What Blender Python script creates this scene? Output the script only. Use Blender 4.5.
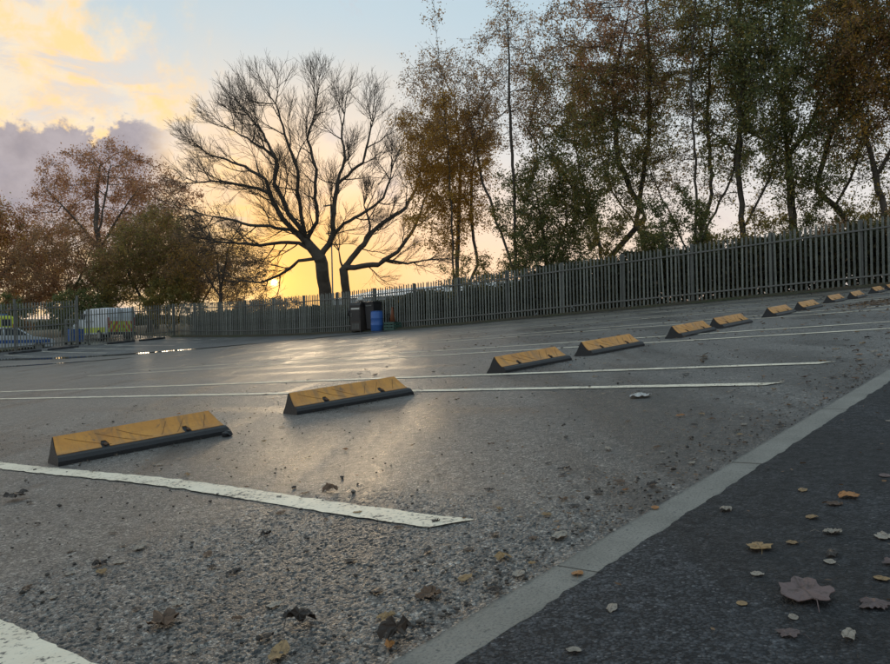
import bpy, bmesh, math, random
import numpy as np
from mathutils import Matrix, Vector, noise as mnoise

# ------------------------------------------------------------------ scene, camera, sky, sun
for o in list(bpy.data.objects):
    bpy.data.objects.remove(o)
scene = bpy.context.scene
COL = scene.collection
R = math.radians
CAM_Z = 0.5688
ROLL = R(1.3)
SUN_AZ, SUN_EL = R(-12.5), R(3.9)          # azimuth from +Y, clockwise; elevation

cd = bpy.data.cameras.new('camera')
cam = bpy.data.objects.new('camera', cd)
COL.objects.link(cam)
cd.sensor_width = 36.0
cd.lens = 766 / 890 * 36
cd.clip_start = 0.05
cd.clip_end = 5000
cam.matrix_world = Matrix((
    (math.cos(ROLL), math.sin(ROLL), 0, 0),
    (0, 0, -1, 0),
    (-math.sin(ROLL), math.cos(ROLL), 0, CAM_Z),
    (0, 0, 0, 1)))
scene.camera = cam
cd.dof.use_dof = False

SUN_DIR = Vector((math.sin(SUN_AZ) * math.cos(SUN_EL), math.cos(SUN_AZ) * math.cos(SUN_EL), math.sin(SUN_EL)))
sl = bpy.data.lights.new('sun', 'SUN')
sl.energy = 0.75
sl.angle = R(20)
sl.color = (1.0, 0.78, 0.52)
sun = bpy.data.objects.new('sun', sl)
COL.objects.link(sun)
sun.rotation_euler = (-SUN_DIR).to_track_quat('-Z', 'Y').to_euler()
sun.location = (-20, 90, 20)

scene.view_settings.view_transform = 'Standard'
scene.view_settings.look = 'None'
scene.view_settings.gamma = 1.0
scene.view_settings.use_curve_mapping = False
scene.view_settings.exposure = 0.62
scene.render.engine = 'CYCLES'
scene.cycles.max_bounces = 4
scene.cycles.diffuse_bounces = 3
scene.cycles.glossy_bounces = 2
scene.cycles.transmission_bounces = 3
scene.render.resolution_x = 1024
scene.render.resolution_y = 764


class NT:
    """small helper to write node trees"""
    def __init__(self, nt):
        self.nt = nt
        nt.nodes.clear()

    def n(self, kind, ins=None, **props):
        nd = self.nt.nodes.new(kind)
        for k, v in props.items():
            setattr(nd, k, v)
        for k, v in (ins or {}).items():
            s = nd.inputs[k]
            if isinstance(v, bpy.types.NodeSocket):
                self.nt.links.new(v, s)
            else:
                if isinstance(v, (tuple, list)) and len(v) == 3 and s.type == 'RGBA':
                    v = (*v, 1)
                s.default_value = v
        return nd

    def m(self, op, a, b=0.0, c=0.0, clamp=False):
        nd = self.n('ShaderNodeMath', {0: a, 1: b, 2: c}, operation=op, use_clamp=clamp)
        return nd.outputs[0]

    def sstep(self, x, lo, hi, t0=0.0, t1=1.0):
        nd = self.n('ShaderNodeMapRange', {'Value': x, 'From Min': lo, 'From Max': hi, 'To Min': t0, 'To Max': t1},
                    interpolation_type='SMOOTHSTEP')
        return nd.outputs['Result']

    def lin(self, x, lo, hi, t0=0.0, t1=1.0):
        nd = self.n('ShaderNodeMapRange', {'Value': x, 'From Min': lo, 'From Max': hi, 'To Min': t0, 'To Max': t1})
        return nd.outputs['Result']

    def mix(self, f, a, b, blend='MIX'):
        nd = self.n('ShaderNodeMix', None, data_type='RGBA', blend_type=blend)
        for k, v in ((0, f), (6, a), (7, b)):
            s = nd.inputs[k]
            if isinstance(v, bpy.types.NodeSocket):
                self.nt.links.new(v, s)
            else:
                s.default_value = (*v, 1) if isinstance(v, (tuple, list)) and len(v) == 3 else v
        return nd.outputs[2]

    def noise(self, vec, scale, detail=4, rough=0.55, dist=0.0):
        return self.n('ShaderNodeTexNoise', {'Vector': vec, 'Scale': scale, 'Detail': detail, 'Roughness': rough,
                                             'Distortion': dist}).outputs['Fac']

    def ramp(self, f, stops, interp='LINEAR'):
        nd = self.n('ShaderNodeValToRGB', {'Fac': f})
        cr = nd.color_ramp
        cr.interpolation = interp
        while len(cr.elements) < len(stops):
            cr.elements.new(0.5)
        for e, (p, c) in zip(cr.elements, stops):
            e.position = p
            e.color = (*c, 1)
        return nd.outputs['Color']

    def link(self, a, b):
        self.nt.links.new(a, b)


def make_world():
    w = bpy.data.worlds.new('World')
    scene.world = w
    w.use_nodes = True
    t = NT(w.node_tree)
    K = 0.10
    sky = t.n('ShaderNodeTexSky', None, sky_type='NISHITA', sun_disc=False, sun_elevation=SUN_EL,
              sun_rotation=SUN_AZ, air_density=1.0, dust_density=1.6, ozone_density=1.0, altitude=60).outputs['Color']
    gen = t.n('ShaderNodeTexCoord').outputs['Generated']
    sep = t.n('ShaderNodeSeparateXYZ', {0: gen})
    x, y, z = sep.outputs
    az = t.m('MULTIPLY', t.m('ARCTAN2', x, y), 57.2958)          # degrees, + to the right
    el = t.m('MULTIPLY', t.m('ARCSINE', z), 57.2958)
    # warped coordinates for cloud shapes
    zc = t.m('ADD', t.m('MAXIMUM', z, 0.0), 0.22)
    px = t.m('DIVIDE', x, zc)
    py = t.m('DIVIDE', y, zc)
    plane = t.n('ShaderNodeCombineXYZ', {0: px, 1: py, 2: 0.0}).outputs[0]
    n1 = t.noise(plane, 1.3, 6, 0.6, 0.3)
    n2 = t.noise(gen, 9.0, 6, 0.62, 0.4)
    n3 = t.noise(gen, 26.0, 5, 0.6, 0.2)
    n4 = t.noise(t.n('ShaderNodeMapping', {'Vector': gen, 'Rotation': (0, R(-28), 0), 'Scale': (0.8, 0.8, 2.2)}).outputs[0], 11.0, 7, 0.65, 0.5)
    sd = t.n('ShaderNodeVectorMath', {0: gen, 1: tuple(SUN_DIR)}, operation='DOT_PRODUCT').outputs['Value']
    ang = t.m('MULTIPLY', t.m('ARCCOSINE', t.m('MINIMUM', sd, 1.0)), 57.2958)
    # clear sky, brightened by a thin even veil of high cloud
    base = t.mix(1.0, sky, (K, K, K), 'MULTIPLY')
    veil_c = t.mix(t.sstep(el, 6, 24), (0.56, 0.53, 0.52), (0.355, 0.465, 0.535))
    veil = t.sstep(n1, 0.2, 0.8, 0.78, 0.95)
    c = t.mix(veil, base, veil_c)
    # warm band low over the horizon, strongest towards the sun
    low = t.m('MULTIPLY', t.sstep(el, 14, 1), t.sstep(ang, 45, 12))
    c = t.mix(t.m('MULTIPLY', low, 0.7), c, (0.76, 0.46, 0.26))
    # yellow glow round the sun
    gw = t.m('ADD', ang, t.m('MULTIPLY', t.m('SUBTRACT', n2, 0.5), 9.0))
    glow = t.m('POWER', 2.718, t.m('MULTIPLY', t.m('POWER', t.m('DIVIDE', gw, 10.5), 2.0), -1.0))
    c = t.mix(t.m('MULTIPLY', glow, 0.92), c, (0.84, 0.455, 0.11))
    # sunlit cream-yellow cloud sheet, breaking up to the right
    edge = t.m('ADD', t.m('MULTIPLY', t.m('SUBTRACT', n2, 0.5), 24.0), t.m('MULTIPLY', t.m('SUBTRACT', n3, 0.5), 12.0))
    dline = t.m('ADD', t.m('ADD', az, t.m('MULTIPLY', el, 0.5)), edge)       # small = left and low
    sheet = t.m('MULTIPLY', t.sstep(dline, -8, -17), t.sstep(t.m('ADD', el, t.m('MULTIPLY', edge, 0.5)), 26, 19, 0.3, 1.0))
    sheet = t.m('MULTIPLY', sheet, t.sstep(ang, 80, 35))
    ycol = t.mix(t.sstep(n3, 0.36, 0.64), (0.80, 0.52, 0.20), (0.68, 0.56, 0.40))
    ycol = t.mix(t.m('MULTIPLY', t.sstep(n4, 0.47, 0.62), 0.75), ycol, (0.50, 0.46, 0.45))
    sheet = t.m('MULTIPLY', sheet, t.sstep(n4, 0.72, 0.56, 0.25, 1.0))
    c = t.mix(t.m('MULTIPLY', sheet, 0.8), c, ycol)
    # scattered small lilac cloudlets all over the sky
    lets = t.m('MULTIPLY', t.sstep(n2, 0.54, 0.70), t.sstep(n1, 0.46, 0.60))
    c = t.mix(t.m('MULTIPLY', lets, 0.7), c, (0.45, 0.38, 0.38))
    # lilac-grey cloud bank low on the left
    topline = t.m('ADD', 14.3, t.m('ADD', t.m('MULTIPLY', t.m('SUBTRACT', n2, 0.5), 13.0), t.m('MULTIPLY', t.m('SUBTRACT', n3, 0.5), 6.0)))
    bank = t.m('MULTIPLY', t.sstep(t.m('SUBTRACT', topline, el), 0.0, 1.0), t.sstep(el, 4.5, 9.0))
    bank = t.m('MULTIPLY', bank, t.sstep(t.m('ADD', az, t.m('MULTIPLY', edge, 0.16)), -18.5, -21.5))
    bank = t.m('MULTIPLY', bank, t.sstep(az, -85, -55))
    bcol = t.mix(t.sstep(n3, 0.3, 0.7), (0.22, 0.205, 0.24), (0.31, 0.275, 0.295))
    c = t.mix(t.m('MULTIPLY', bank, 0.93), c, bcol)
    # the sun itself, low in the glow
    core = t.m('POWER', 2.718, t.m('MULTIPLY', t.m('POWER', t.m('DIVIDE', ang, 0.18), 2.0), -1.0))
    halo = t.m('POWER', 2.718, t.m('MULTIPLY', t.m('DIVIDE', ang, 1.6), -1.0))
    c = t.mix(1.0, c, t.mix(core, (0, 0, 0), (9.0, 6.0, 2.4)), 'ADD')
    c = t.mix(1.0, c, t.mix(halo, (0, 0, 0), (0.55, 0.24, 0.03)), 'ADD')
    scale = t.mix(1.0, c, (1 / K, 1 / K, 1 / K), 'MULTIPLY')
    bg = t.n('ShaderNodeBackground', {'Color': scale, 'Strength': K})
    out = t.n('ShaderNodeOutputWorld')
    t.link(bg.outputs[0], out.inputs['Surface'])


make_world()

# ------------------------------------------------------------------ the site: slope and axes
# u runs along the kerb (right and away, uphill); v runs along the bay lines (left and away, downhill)
UX, UY = 0.65151, 0.75864
SU, SV = 0.07239, -0.04708


def XY(u, v):
    return u * UX - v * UY, u * UY + v * UX


def f_sat(u, lo, hi, w):
    """identity between lo and hi, levelling out over w beyond"""
    if u > hi:
        t = min((u - hi) / w, 1.0)
        return hi + w * (t - t * t / 2)
    if u < lo:
        t = min((lo - u) / w, 1.0)
        return lo - w * (t - t * t / 2)
    return u


def gz(u, v):
    z = SU * f_sat(u, -14, 30, 22) + SV * f_sat(v, -14, 400, 20)
    w = min(max(0.0, v - 20), 30)
    z += 0.00142 * w * w
    over = max(0.0, v - 50)
    if over > 0:
        s0 = 2 * 0.00142 * 30 + SV
        z += -SV * over + s0 * (min(over, 20) - min(over, 20) ** 2 / 40)
    return z


def P(u, v, dz=0.0):
    x, y = XY(u, v)
    return Vector((x, y, gz(u, v) + dz))


def gframe(u, v, yaw=0.0, dz=0.0):
    """matrix standing on the slope: local x along u, local y along v, z = slope normal"""
    e = 0.05
    p = P(u, v)
    du = (P(u + e, v) - p).normalized()
    dv = (P(u, v + e) - p).normalized()
    n = du.cross(dv).normalized()
    yv = n.cross(du).normalized()
    m = Matrix((du, yv, n)).transposed().to_4x4()
    m.translation = p + n * dz
    return m @ Matrix.Rotation(yaw, 4, 'Z')


U_ANG = math.atan2(UY, UX)


# ------------------------------------------------------------------ object helpers
def mesh(name, verts, faces, mats=None, smooth=False, fm=None):
    me = bpy.data.meshes.new(name)
    me.from_pydata(verts, [], faces)
    for m in (mats if isinstance(mats, (list, tuple)) else [mats] if mats else []):
        me.materials.append(m)
    if fm is not None:
        me.polygons.foreach_set('material_index', fm)
    if smooth:
        me.polygons.foreach_set('use_smooth', [True] * len(me.polygons))
    me.update()
    return me


def link(name, data, parent=None, mw=None):
    o = bpy.data.objects.new(name, data)
    COL.objects.link(o)
    if parent is not None:
        o.parent = parent
    if mw is not None:
        o.matrix_local = mw
    return o


def tag(o, label=None, cat=None, group=None, kind=None):
    if label:
        o['label'] = label
    if cat:
        o['category'] = cat
    if group:
        o['group'] = group
    if kind:
        o['kind'] = kind
    return o


def empty(name, mw, label, cat, group=None):
    o = link(name, None, None, mw)
    o.empty_display_size = 0.2
    return tag(o, label, cat, group)


class MB:
    """collects verts / faces for one mesh"""
    def __init__(self):
        self.v, self.f = [], []

    def add(self, vs, fs):
        b = len(self.v)
        self.v += [tuple(p) for p in vs]
        self.f += [tuple(i + b for i in q) for q in fs]
        return self

    def box(self, x0, x1, y0, y1, z0, z1):
        return self.add([(x0, y0, z0), (x1, y0, z0), (x1, y1, z0), (x0, y1, z0), (x0, y0, z1), (x1, y0, z1), (x1, y1, z1), (x0, y1, z1)],
                        [(0, 3, 2, 1), (4, 5, 6, 7), (0, 1, 5, 4), (1, 2, 6, 5), (2, 3, 7, 6), (3, 0, 4, 7)])

    def prism(self, prof, y0, y1, axis='y'):
        """closed profile of (a, z) points, counter-clockwise, extruded between y0 and y1"""
        n = len(prof)
        if axis == 'y':
            vs = [(a, y0, z) for a, z in prof] + [(a, y1, z) for a, z in prof]
        else:
            vs = [(y0, a, z) for a, z in prof] + [(y1, a, z) for a, z in prof]
        fs = [(i, (i + 1) % n, n + (i + 1) % n, n + i) for i in range(n)]
        fs += [tuple(range(n - 1, -1, -1)), tuple(range(n, 2 * n))]
        return self.add(vs, fs)

    def lathe(self, prof, k=20, cx=0, cy=0):
        """(r, z) points turned about z"""
        n = len(prof)
        vs, fs = [], []
        for i in range(k):
            a = 2 * math.pi * i / k
            vs += [(cx + r * math.cos(a), cy + r * math.sin(a), z) for r, z in prof]
        for i in range(k):
            j = (i + 1) % k
            for q in range(n - 1):
                fs.append((i * n + q, j * n + q, j * n + q + 1, i * n + q + 1))
        fs.append(tuple(i * n for i in range(k - 1, -1, -1)))
        fs.append(tuple(i * n + n - 1 for i in range(k)))
        return self.add(vs, fs)

    def tube(self, a, b, r0, r1, k=8):
        a, b = Vector(a), Vector(b)
        d = (b - a).normalized()
        s = d.orthogonal().normalized()
        t = d.cross(s)
        vs = [a + (s * math.cos(q) + t * math.sin(q)) * r0 for q in [2 * math.pi * i / k for i in range(k)]]
        vs += [b + (s * math.cos(q) + t * math.sin(q)) * r1 for q in [2 * math.pi * i / k for i in range(k)]]
        fs = [(i, (i + 1) % k, k + (i + 1) % k, k + i) for i in range(k)]
        fs += [tuple(range(k - 1, -1, -1)), tuple(range(k, 2 * k))]
        return self.add(vs, fs)

    def wheel(self, cx, cz, y0, y1, r, k=20):
        n = k
        vs = [(cx + r * math.cos(2 * math.pi * i / n), y0, cz + r * math.sin(2 * math.pi * i / n)) for i in range(n)]
        vs += [(x, y1, z) for x, _, z in vs[:n]]
        fs = [(i, (i + 1) % n, n + (i + 1) % n, n + i) for i in range(n)]
        fs += [tuple(range(n - 1, -1, -1)), tuple(range(n, 2 * n))]
        return self.add(vs, fs)

    def build(self, name, mat, parent=None, mw=None, smooth=False):
        return link(name, mesh(name, self.v, self.f, mat, smooth), parent, mw)


# ------------------------------------------------------------------ materials
MATS = {}


def new_mat(name):
    m = bpy.data.materials.new(name)
    m.use_nodes = True
    MATS[name] = m
    return m, NT(m.node_tree)


def finish(t, col, rough, bump=None, dist=0.01, strength=0.6, spec=0.5, metal=0.0, extra=None):
    ins = {'Base Color': col, 'Roughness': rough, 'Specular IOR Level': spec, 'Metallic': metal}
    if bump is not None:
        b = t.n('ShaderNodeBump', {'Height': bump, 'Distance': dist, 'Strength': strength})
        ins['Normal'] = b.outputs['Normal']
    ins.update(extra or {})
    p = t.n('ShaderNodeBsdfPrincipled', ins)
    out = t.n('ShaderNodeOutputMaterial')
    t.link(p.outputs[0], out.inputs['Surface'])
    return p


def opos(t):
    return t.n('ShaderNodeTexCoord').outputs['Object']


def mat_plain(name, col, rough=0.6, var=0.25, scale=8.0, metal=0.0, bump=0.0, spec=0.5, each=0.0):
    m, t = new_mat(name)
    p = opos(t)
    n = t.noise(p, scale, 5, 0.6)
    n2 = t.noise(p, scale * 7, 4, 0.6)
    f = t.m('ADD', t.m('MULTIPLY', t.m('SUBTRACT', n, 0.5), var * 2.2), t.m('MULTIPLY', t.m('SUBTRACT', n2, 0.5), var * 1.2))
    f = t.m('ADD', f, 1.0)
    if each:
        f = t.m('MULTIPLY', f, t.lin(t.n('ShaderNodeObjectInfo').outputs['Random'], 0, 1, 1 - each, 1 + each))
    c = t.n('ShaderNodeVectorMath', {0: col, 3: f}, operation='SCALE').outputs[0]
    r = t.lin(n2, 0.2, 0.8, max(rough - 0.1, 0.05), min(rough + 0.1, 1))
    finish(t, c, r, n2 if bump else None, 0.01, bump, spec, metal)
    return m


def asphalt(name, stone_cols, tar, cell, wet, stain, spec=0.5, track=()):
    """open textured asphalt: stones set in tar, relief at three scales, streaks of damp"""
    m, t = new_mat(name)
    p = opos(t)
    v1 = t.n('ShaderNodeTexVoronoi', {'Vector': p, 'Scale': 1 / cell, 'Randomness': 1.0}, feature='F1')
    v2 = t.n('ShaderNodeTexVoronoi', {'Vector': p, 'Scale': 2.3 / cell, 'Randomness': 1.0}, feature='F1')
    vid = t.n('ShaderNodeSeparateXYZ', {0: v1.outputs['Color']}).outputs[0]
    vid2 = t.n('ShaderNodeSeparateXYZ', {0: v1.outputs['Color']}).outputs[1]
    dome = t.m('SUBTRACT', 1.0, t.sstep(v1.outputs['Distance'], 0.12, 0.72))
    dome2 = t.m('SUBTRACT', 1.0, t.sstep(v2.outputs['Distance'], 0.1, 0.7))
    pit = t.noise(p, 34, 5, 0.65)
    big = t.noise(p, 0.55, 5, 0.6, 0.5)
    mid = t.noise(p, 3.2, 5, 0.65)
    # stones of different height, some lost
    fine = t.noise(p, 1.6 / cell, 3, 0.7)
    h = t.m('MULTIPLY', dome, t.lin(vid2, 0, 1, 0.2, 1.0))
    h = t.m('ADD', h, t.m('MULTIPLY', dome2, 0.35))
    h = t.m('ADD', h, t.m('MULTIPLY', fine, 0.8))
    h = t.m('ADD', h, t.m('MULTIPLY', t.sstep(pit, 0.3, 0.7), 0.25))
    h = t.m('ADD', h, t.m('MULTIPLY', t.noise(p, 70, 3, 0.8), 0.7))
    scol = t.ramp(vid, stone_cols)
    show = t.m('MULTIPLY', t.sstep(dome, 0.03, 0.32), t.sstep(t.m('ADD', fine, t.m('MULTIPLY', pit, 0.6)), 0.56, 0.74))
    c = t.mix(show, tar, scol)
    c = t.mix(t.m('MULTIPLY', t.sstep(mid, 0.45, 0.75), 0.35), c, stain)
    c = t.n('ShaderNodeVectorMath', {0: c, 3: t.lin(big, 0.25, 0.75, 0.78, 1.2)}, operation='SCALE').outputs[0]
    grain = t.noise(p, 55, 4, 0.75)
    blot = t.noise(p, 9, 5, 0.7)
    c = t.n('ShaderNodeVectorMath', {0: c, 3: t.m('MULTIPLY', t.lin(grain, 0.34, 0.66, 0.46, 1.46), t.lin(blot, 0.3, 0.7, 0.80, 1.2))}, operation='SCALE').outputs[0]
    # coarser chippings: single pale stones, dark holes where stones have gone
    for csc, lo_, hi_, amp in ((2.2 * cell, 0.16, 0.92, 0.40), (4.5 * cell, 0.12, 0.95, 0.35)):
        vc = t.n('ShaderNodeTexVoronoi', {'Vector': p, 'Scale': 1 / csc, 'Randomness': 1.0}, feature='F1')
        rid = t.n('ShaderNodeSeparateXYZ', {0: vc.outputs['Color']}).outputs[2]
        spot = t.sstep(vc.outputs['Distance'], 0.42, 0.22)
        c = t.n('ShaderNodeVectorMath', {0: c, 3: t.lin(rid, 0, 1, 1 - amp * 0.45, 1 + amp * 0.45)}, operation='SCALE').outputs[0]
        c = t.mix(t.m('MULTIPLY', t.m('MULTIPLY', spot, t.sstep(rid, lo_, lo_ - 0.04)), 0.85), c, tar)
        c = t.mix(t.m('MULTIPLY', t.m('MULTIPLY', spot, t.sstep(rid, hi_, hi_ + 0.04)), amp), c, stone_cols[-1][1])
    # damp streaks along the traffic direction
    mp = t.n('ShaderNodeMapping', {'Vector': p, 'Rotation': (0, 0, -U_ANG), 'Scale': (0.5, 0.09, 1)}).outputs[0]
    damp = t.sstep(t.noise(mp, 2.6, 5, 0.62, 0.5), 0.46, 0.62)
    if track:
        uv = t.n('ShaderNodeSeparateXYZ', {0: t.n('ShaderNodeMapping', {'Vector': p, 'Rotation': (0, 0, -U_ANG)}).outputs[0]})
        for tu, tw, va, vb in track:
            off = t.m('ABSOLUTE', t.m('SUBTRACT', t.m('ADD', uv.outputs[0], t.m('MULTIPLY', t.m('SUBTRACT', blot, 0.5), 0.35)), tu))
            tm = t.m('MULTIPLY', t.sstep(off, tw, tw * 0.35), t.m('MULTIPLY', t.sstep(uv.outputs[1], va, va + 1.2), t.sstep(uv.outputs[1], vb + 3, vb)))
            damp = t.m('MAXIMUM', damp, t.m('MULTIPLY', tm, 0.95))
    c = t.n('ShaderNodeVectorMath', {0: c, 3: t.lin(damp, 0, 1, 1.22, 0.55)}, operation='SCALE').outputs[0]
    r = t.m('SUBTRACT', t.lin(pit, 0.3, 0.7, wet + 0.12, wet - 0.06), t.m('MULTIPLY', damp, 0.12))
    finish(t, c, r, h, cell * 0.55, 0.9, spec)
    return m


M_LOT = asphalt('lot_asphalt', [(0.0, (0.098, 0.088, 0.077)), (0.45, (0.15, 0.135, 0.119)), (0.85, (0.212, 0.192, 0.17)), (1.0, (0.39, 0.355, 0.315))],
                (0.026, 0.025, 0.024), 0.0072, 0.40, (0.125, 0.115, 0.105), 0.65,
                ((3.42, 0.20, 1.4, 6.0), (2.2, 0.16, 5.2, 9.0), (6.35, 0.22, 4.5, 12.0), (7.3, 0.2, 6.5, 14.0), (10.0, 0.3, 5.0, 16.0), (13.9, 0.35, 5.0, 20.0)))
M_PAVE = asphalt('pavement_asphalt', [(0.0, (0.030, 0.032, 0.036)), (0.55, (0.048, 0.050, 0.055)), (0.92, (0.066, 0.069, 0.074)), (1.0, (0.12, 0.12, 0.125))],
                 (0.014, 0.015, 0.017), 0.0062, 0.72, (0.035, 0.036, 0.039), 0.25)
M_PATCH = asphalt('bay_asphalt', [(0.0, (0.09, 0.088, 0.086)), (0.6, (0.15, 0.146, 0.14)), (1.0, (0.24, 0.235, 0.225))],
                  (0.03, 0.03, 0.03), 0.011, 0.5, (0.07, 0.066, 0.06))


def mat_kerb():
    m, t = new_mat('kerb_concrete')
    p = opos(t)
    n = t.noise(p, 6, 6, 0.65)
    f = t.noise(p, 160, 4, 0.7)
    g = t.noise(p, 45, 4, 0.6)
    c = t.ramp(n, [(0.25, (0.135, 0.125, 0.105)), (0.5, (0.205, 0.19, 0.163)), (0.8, (0.27, 0.252, 0.218))])
    c = t.mix(t.m('MULTIPLY', t.sstep(f, 0.48, 0.68), 0.7), c, (0.075, 0.074, 0.07))
    c = t.mix(t.m('MULTIPLY', t.sstep(g, 0.62, 0.7), 0.8), c, (0.06, 0.06, 0.058))
    yk = t.n('ShaderNodeSeparateXYZ', {0: p}).outputs[1]
    edge = t.sstep(t.m('ADD', t.m('ABSOLUTE', yk), t.m('MULTIPLY', t.m('SUBTRACT', g, 0.5), 0.03)), 0.040, 0.060)
    c = t.mix(t.m('MULTIPLY', edge, 0.7), c, (0.05, 0.05, 0.04))
    h = t.m('ADD', t.m('MULTIPLY', f, 0.5), t.m('MULTIPLY', g, 1.0))
    finish(t, c, t.lin(f, 0.3, 0.7, 0.55, 0.8), h, 0.004, 0.7)
    return m


M_KERB = mat_kerb()


def mat_paint():
    """worn white thermoplastic: bedded in the stones, dirty, chipped where the tar shows"""
    m, t = new_mat('white_marking')
    p = opos(t)
    v1 = t.n('ShaderNodeTexVoronoi', {'Vector': p, 'Scale': 1 / 0.0115}, feature='F1').outputs['Distance']
    n = t.noise(p, 5, 5, 0.6)
    f = t.noise(p, 60, 5, 0.65)
    c = t.mix(t.sstep(n, 0.3, 0.7), (0.82, 0.73, 0.57), (0.72, 0.62, 0.47))
    c = t.mix(t.m('MULTIPLY', t.sstep(f, 0.5, 0.75), 0.35), c, (0.42, 0.38, 0.32))
    chip = t.m('MULTIPLY', t.sstep(t.m('ADD', f, t.m('MULTIPLY', n, 0.5)), 0.78, 0.92), t.sstep(v1, 0.2, 0.5))
    c = t.mix(chip, c, (0.07, 0.066, 0.062))
    h = t.m('SUBTRACT', t.m('MULTIPLY', f, 0.8), t.m('MULTIPLY', t.sstep(v1, 0.2, 0.8), 0.35))
    finish(t, c, t.lin(f, 0.3, 0.7, 0.42, 0.62), h, 0.003, 0.5)
    return m


M_PAINT = mat_paint()


def mat_yellow():
    m, t = new_mat('ochre_plastic')
    p = opos(t)
    oi = t.n('ShaderNodeObjectInfo').outputs['Random']
    pp = t.n('ShaderNodeVectorMath', {0: p, 1: t.n('ShaderNodeCombineXYZ', {0: t.m('MULTIPLY', oi, 37.0), 1: oi, 2: 0.0}).outputs[0]}, operation='ADD').outputs[0]
    n = t.noise(pp, 7, 6, 0.65, 0.6)
    f = t.noise(pp, 60, 5, 0.65)
    c = t.mix(t.sstep(n, 0.3, 0.7), (0.62, 0.285, 0.045), (0.50, 0.215, 0.038))
    c = t.mix(t.m('MULTIPLY', t.sstep(f, 0.5, 0.75), 0.4), c, (0.28, 0.16, 0.06))
    # scuffs run down the face
    mp = t.n('ShaderNodeMapping', {'Vector': pp, 'Scale': (9, 1.2, 1.2)}).outputs[0]
    s = t.noise(mp, 2.0, 5, 0.7)
    c = t.mix(t.m('MULTIPLY', t.sstep(s, 0.46, 0.66), 0.65), c, (0.25, 0.14, 0.06))
    tyre = t.m('MULTIPLY', t.sstep(t.noise(pp, 4.5, 5, 0.75, 1.2), 0.58, 0.70), 0.6)
    c = t.mix(tyre, c, (0.09, 0.07, 0.055))
    zz = t.n('ShaderNodeSeparateXYZ', {0: p}).outputs[2]
    splash = t.m('MULTIPLY', t.sstep(t.m('ADD', zz, t.m('MULTIPLY', n, 0.06)), 0.11, 0.05), 0.55)
    c = t.mix(splash, c, (0.22, 0.15, 0.085))
    finish(t, c, t.lin(f, 0.3, 0.7, 0.38, 0.55), f, 0.003, 0.35)
    return m


M_YEL = mat_yellow()
M_RUB = mat_plain('black_rubber', (0.012, 0.013, 0.015), 0.5, 0.35, 20, bump=0.4)
M_RUBG = mat_plain('grey_rubber', (0.04, 0.045, 0.052), 0.42, 0.35, 20, bump=0.3)
M_GALV = mat_plain('weathered_galvanised_steel', (0.225, 0.232, 0.205), 0.6, 0.45, 2.2, metal=0.15, each=0.28)
M_GALVD = mat_plain('dull_rail_steel', (0.14, 0.138, 0.125), 0.65, 0.4, 3.0, metal=0.15)
M_BARK = mat_plain('bark', (0.085, 0.068, 0.052), 0.85, 0.5, 4, bump=0.6)
M_BARK_P = mat_plain('birch_bark', (0.115, 0.098, 0.08), 0.8, 0.6, 5, bump=0.5)


def mat_leaf(name, stops, trans=0.5):
    m, t = new_mat(name)
    g = t.n('ShaderNodeNewGeometry')
    rnd = g.outputs['Random Per Island']
    p = opos(t)
    n = t.noise(p, 0.7, 3, 0.5)
    f = t.m('ADD', t.m('MULTIPLY', rnd, 0.7), t.m('MULTIPLY', t.sstep(n, 0.3, 0.7), 0.3))
    c = t.ramp(f, stops)
    d = t.n('ShaderNodeBsdfPrincipled', {'Base Color': c, 'Roughness': 0.55, 'Specular IOR Level': 0.3})
    tr = t.n('ShaderNodeBsdfTranslucent', {'Color': t.n('ShaderNodeVectorMath', {0: c, 3: 1.5}, operation='SCALE').outputs[0]})
    mx = t.n('ShaderNodeMixShader', {0: trans, 1: d.outputs[0], 2: tr.outputs[0]})
    out = t.n('ShaderNodeOutputMaterial')
    t.link(mx.outputs[0], out.inputs['Surface'])
    return m


LEAF = {
    'copper': mat_leaf('copper_leaves', [(0.0, (0.218, 0.117, 0.074)), (0.5, (0.381, 0.190, 0.101)), (1.0, (0.500, 0.307, 0.133))]),
    'orange': mat_leaf('orange_leaves', [(0.0, (0.17, 0.09, 0.028)), (0.5, (0.38, 0.205, 0.038)), (1.0, (0.48, 0.30, 0.055))]),
    'brown': mat_leaf('brown_leaves', [(0.0, (0.160, 0.112, 0.070)), (0.5, (0.293, 0.181, 0.094)), (1.0, (0.468, 0.277, 0.101))]),
    'olive': mat_leaf('olive_leaves', [(0.0, (0.133, 0.133, 0.053)), (0.5, (0.234, 0.205, 0.064)), (1.0, (0.437, 0.277, 0.074))]),
    'green': mat_leaf('dark_green_leaves', [(0.0, (0.081, 0.105, 0.047)), (0.6, (0.147, 0.164, 0.058)), (1.0, (0.322, 0.248, 0.074))], 0.35),
    'bramble': mat_leaf('bramble_leaves', [(0.0, (0.037, 0.043, 0.022)), (0.6, (0.070, 0.068, 0.031)), (1.0, (0.132, 0.093, 0.040))], 0.3),
}


# ------------------------------------------------------------------ ground sheets
def grid_sheet(name, us, vs, dz, mat, jitter=None, kind='structure'):
    verts, faces = [], []
    nu, nv = len(us), len(vs)
    for i, u in enumerate(us):
        for j, v in enumerate(vs):
            uu, vv = (u, v) if jitter is None else jitter(i, j, u, v)
            verts.append(tuple(P(uu, vv, dz)))
    for i in range(nu - 1):
        for j in range(nv - 1):
            a = i * nv + j
            faces.append((a, a + nv, a + nv + 1, a + 1))
    o = link(name, mesh(name, verts, faces, mat, True))
    tag(o, kind=kind)
    return o


def frange(a, b, n):
    return [a + (b - a) * i / (n - 1) for i in range(n)]


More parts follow.
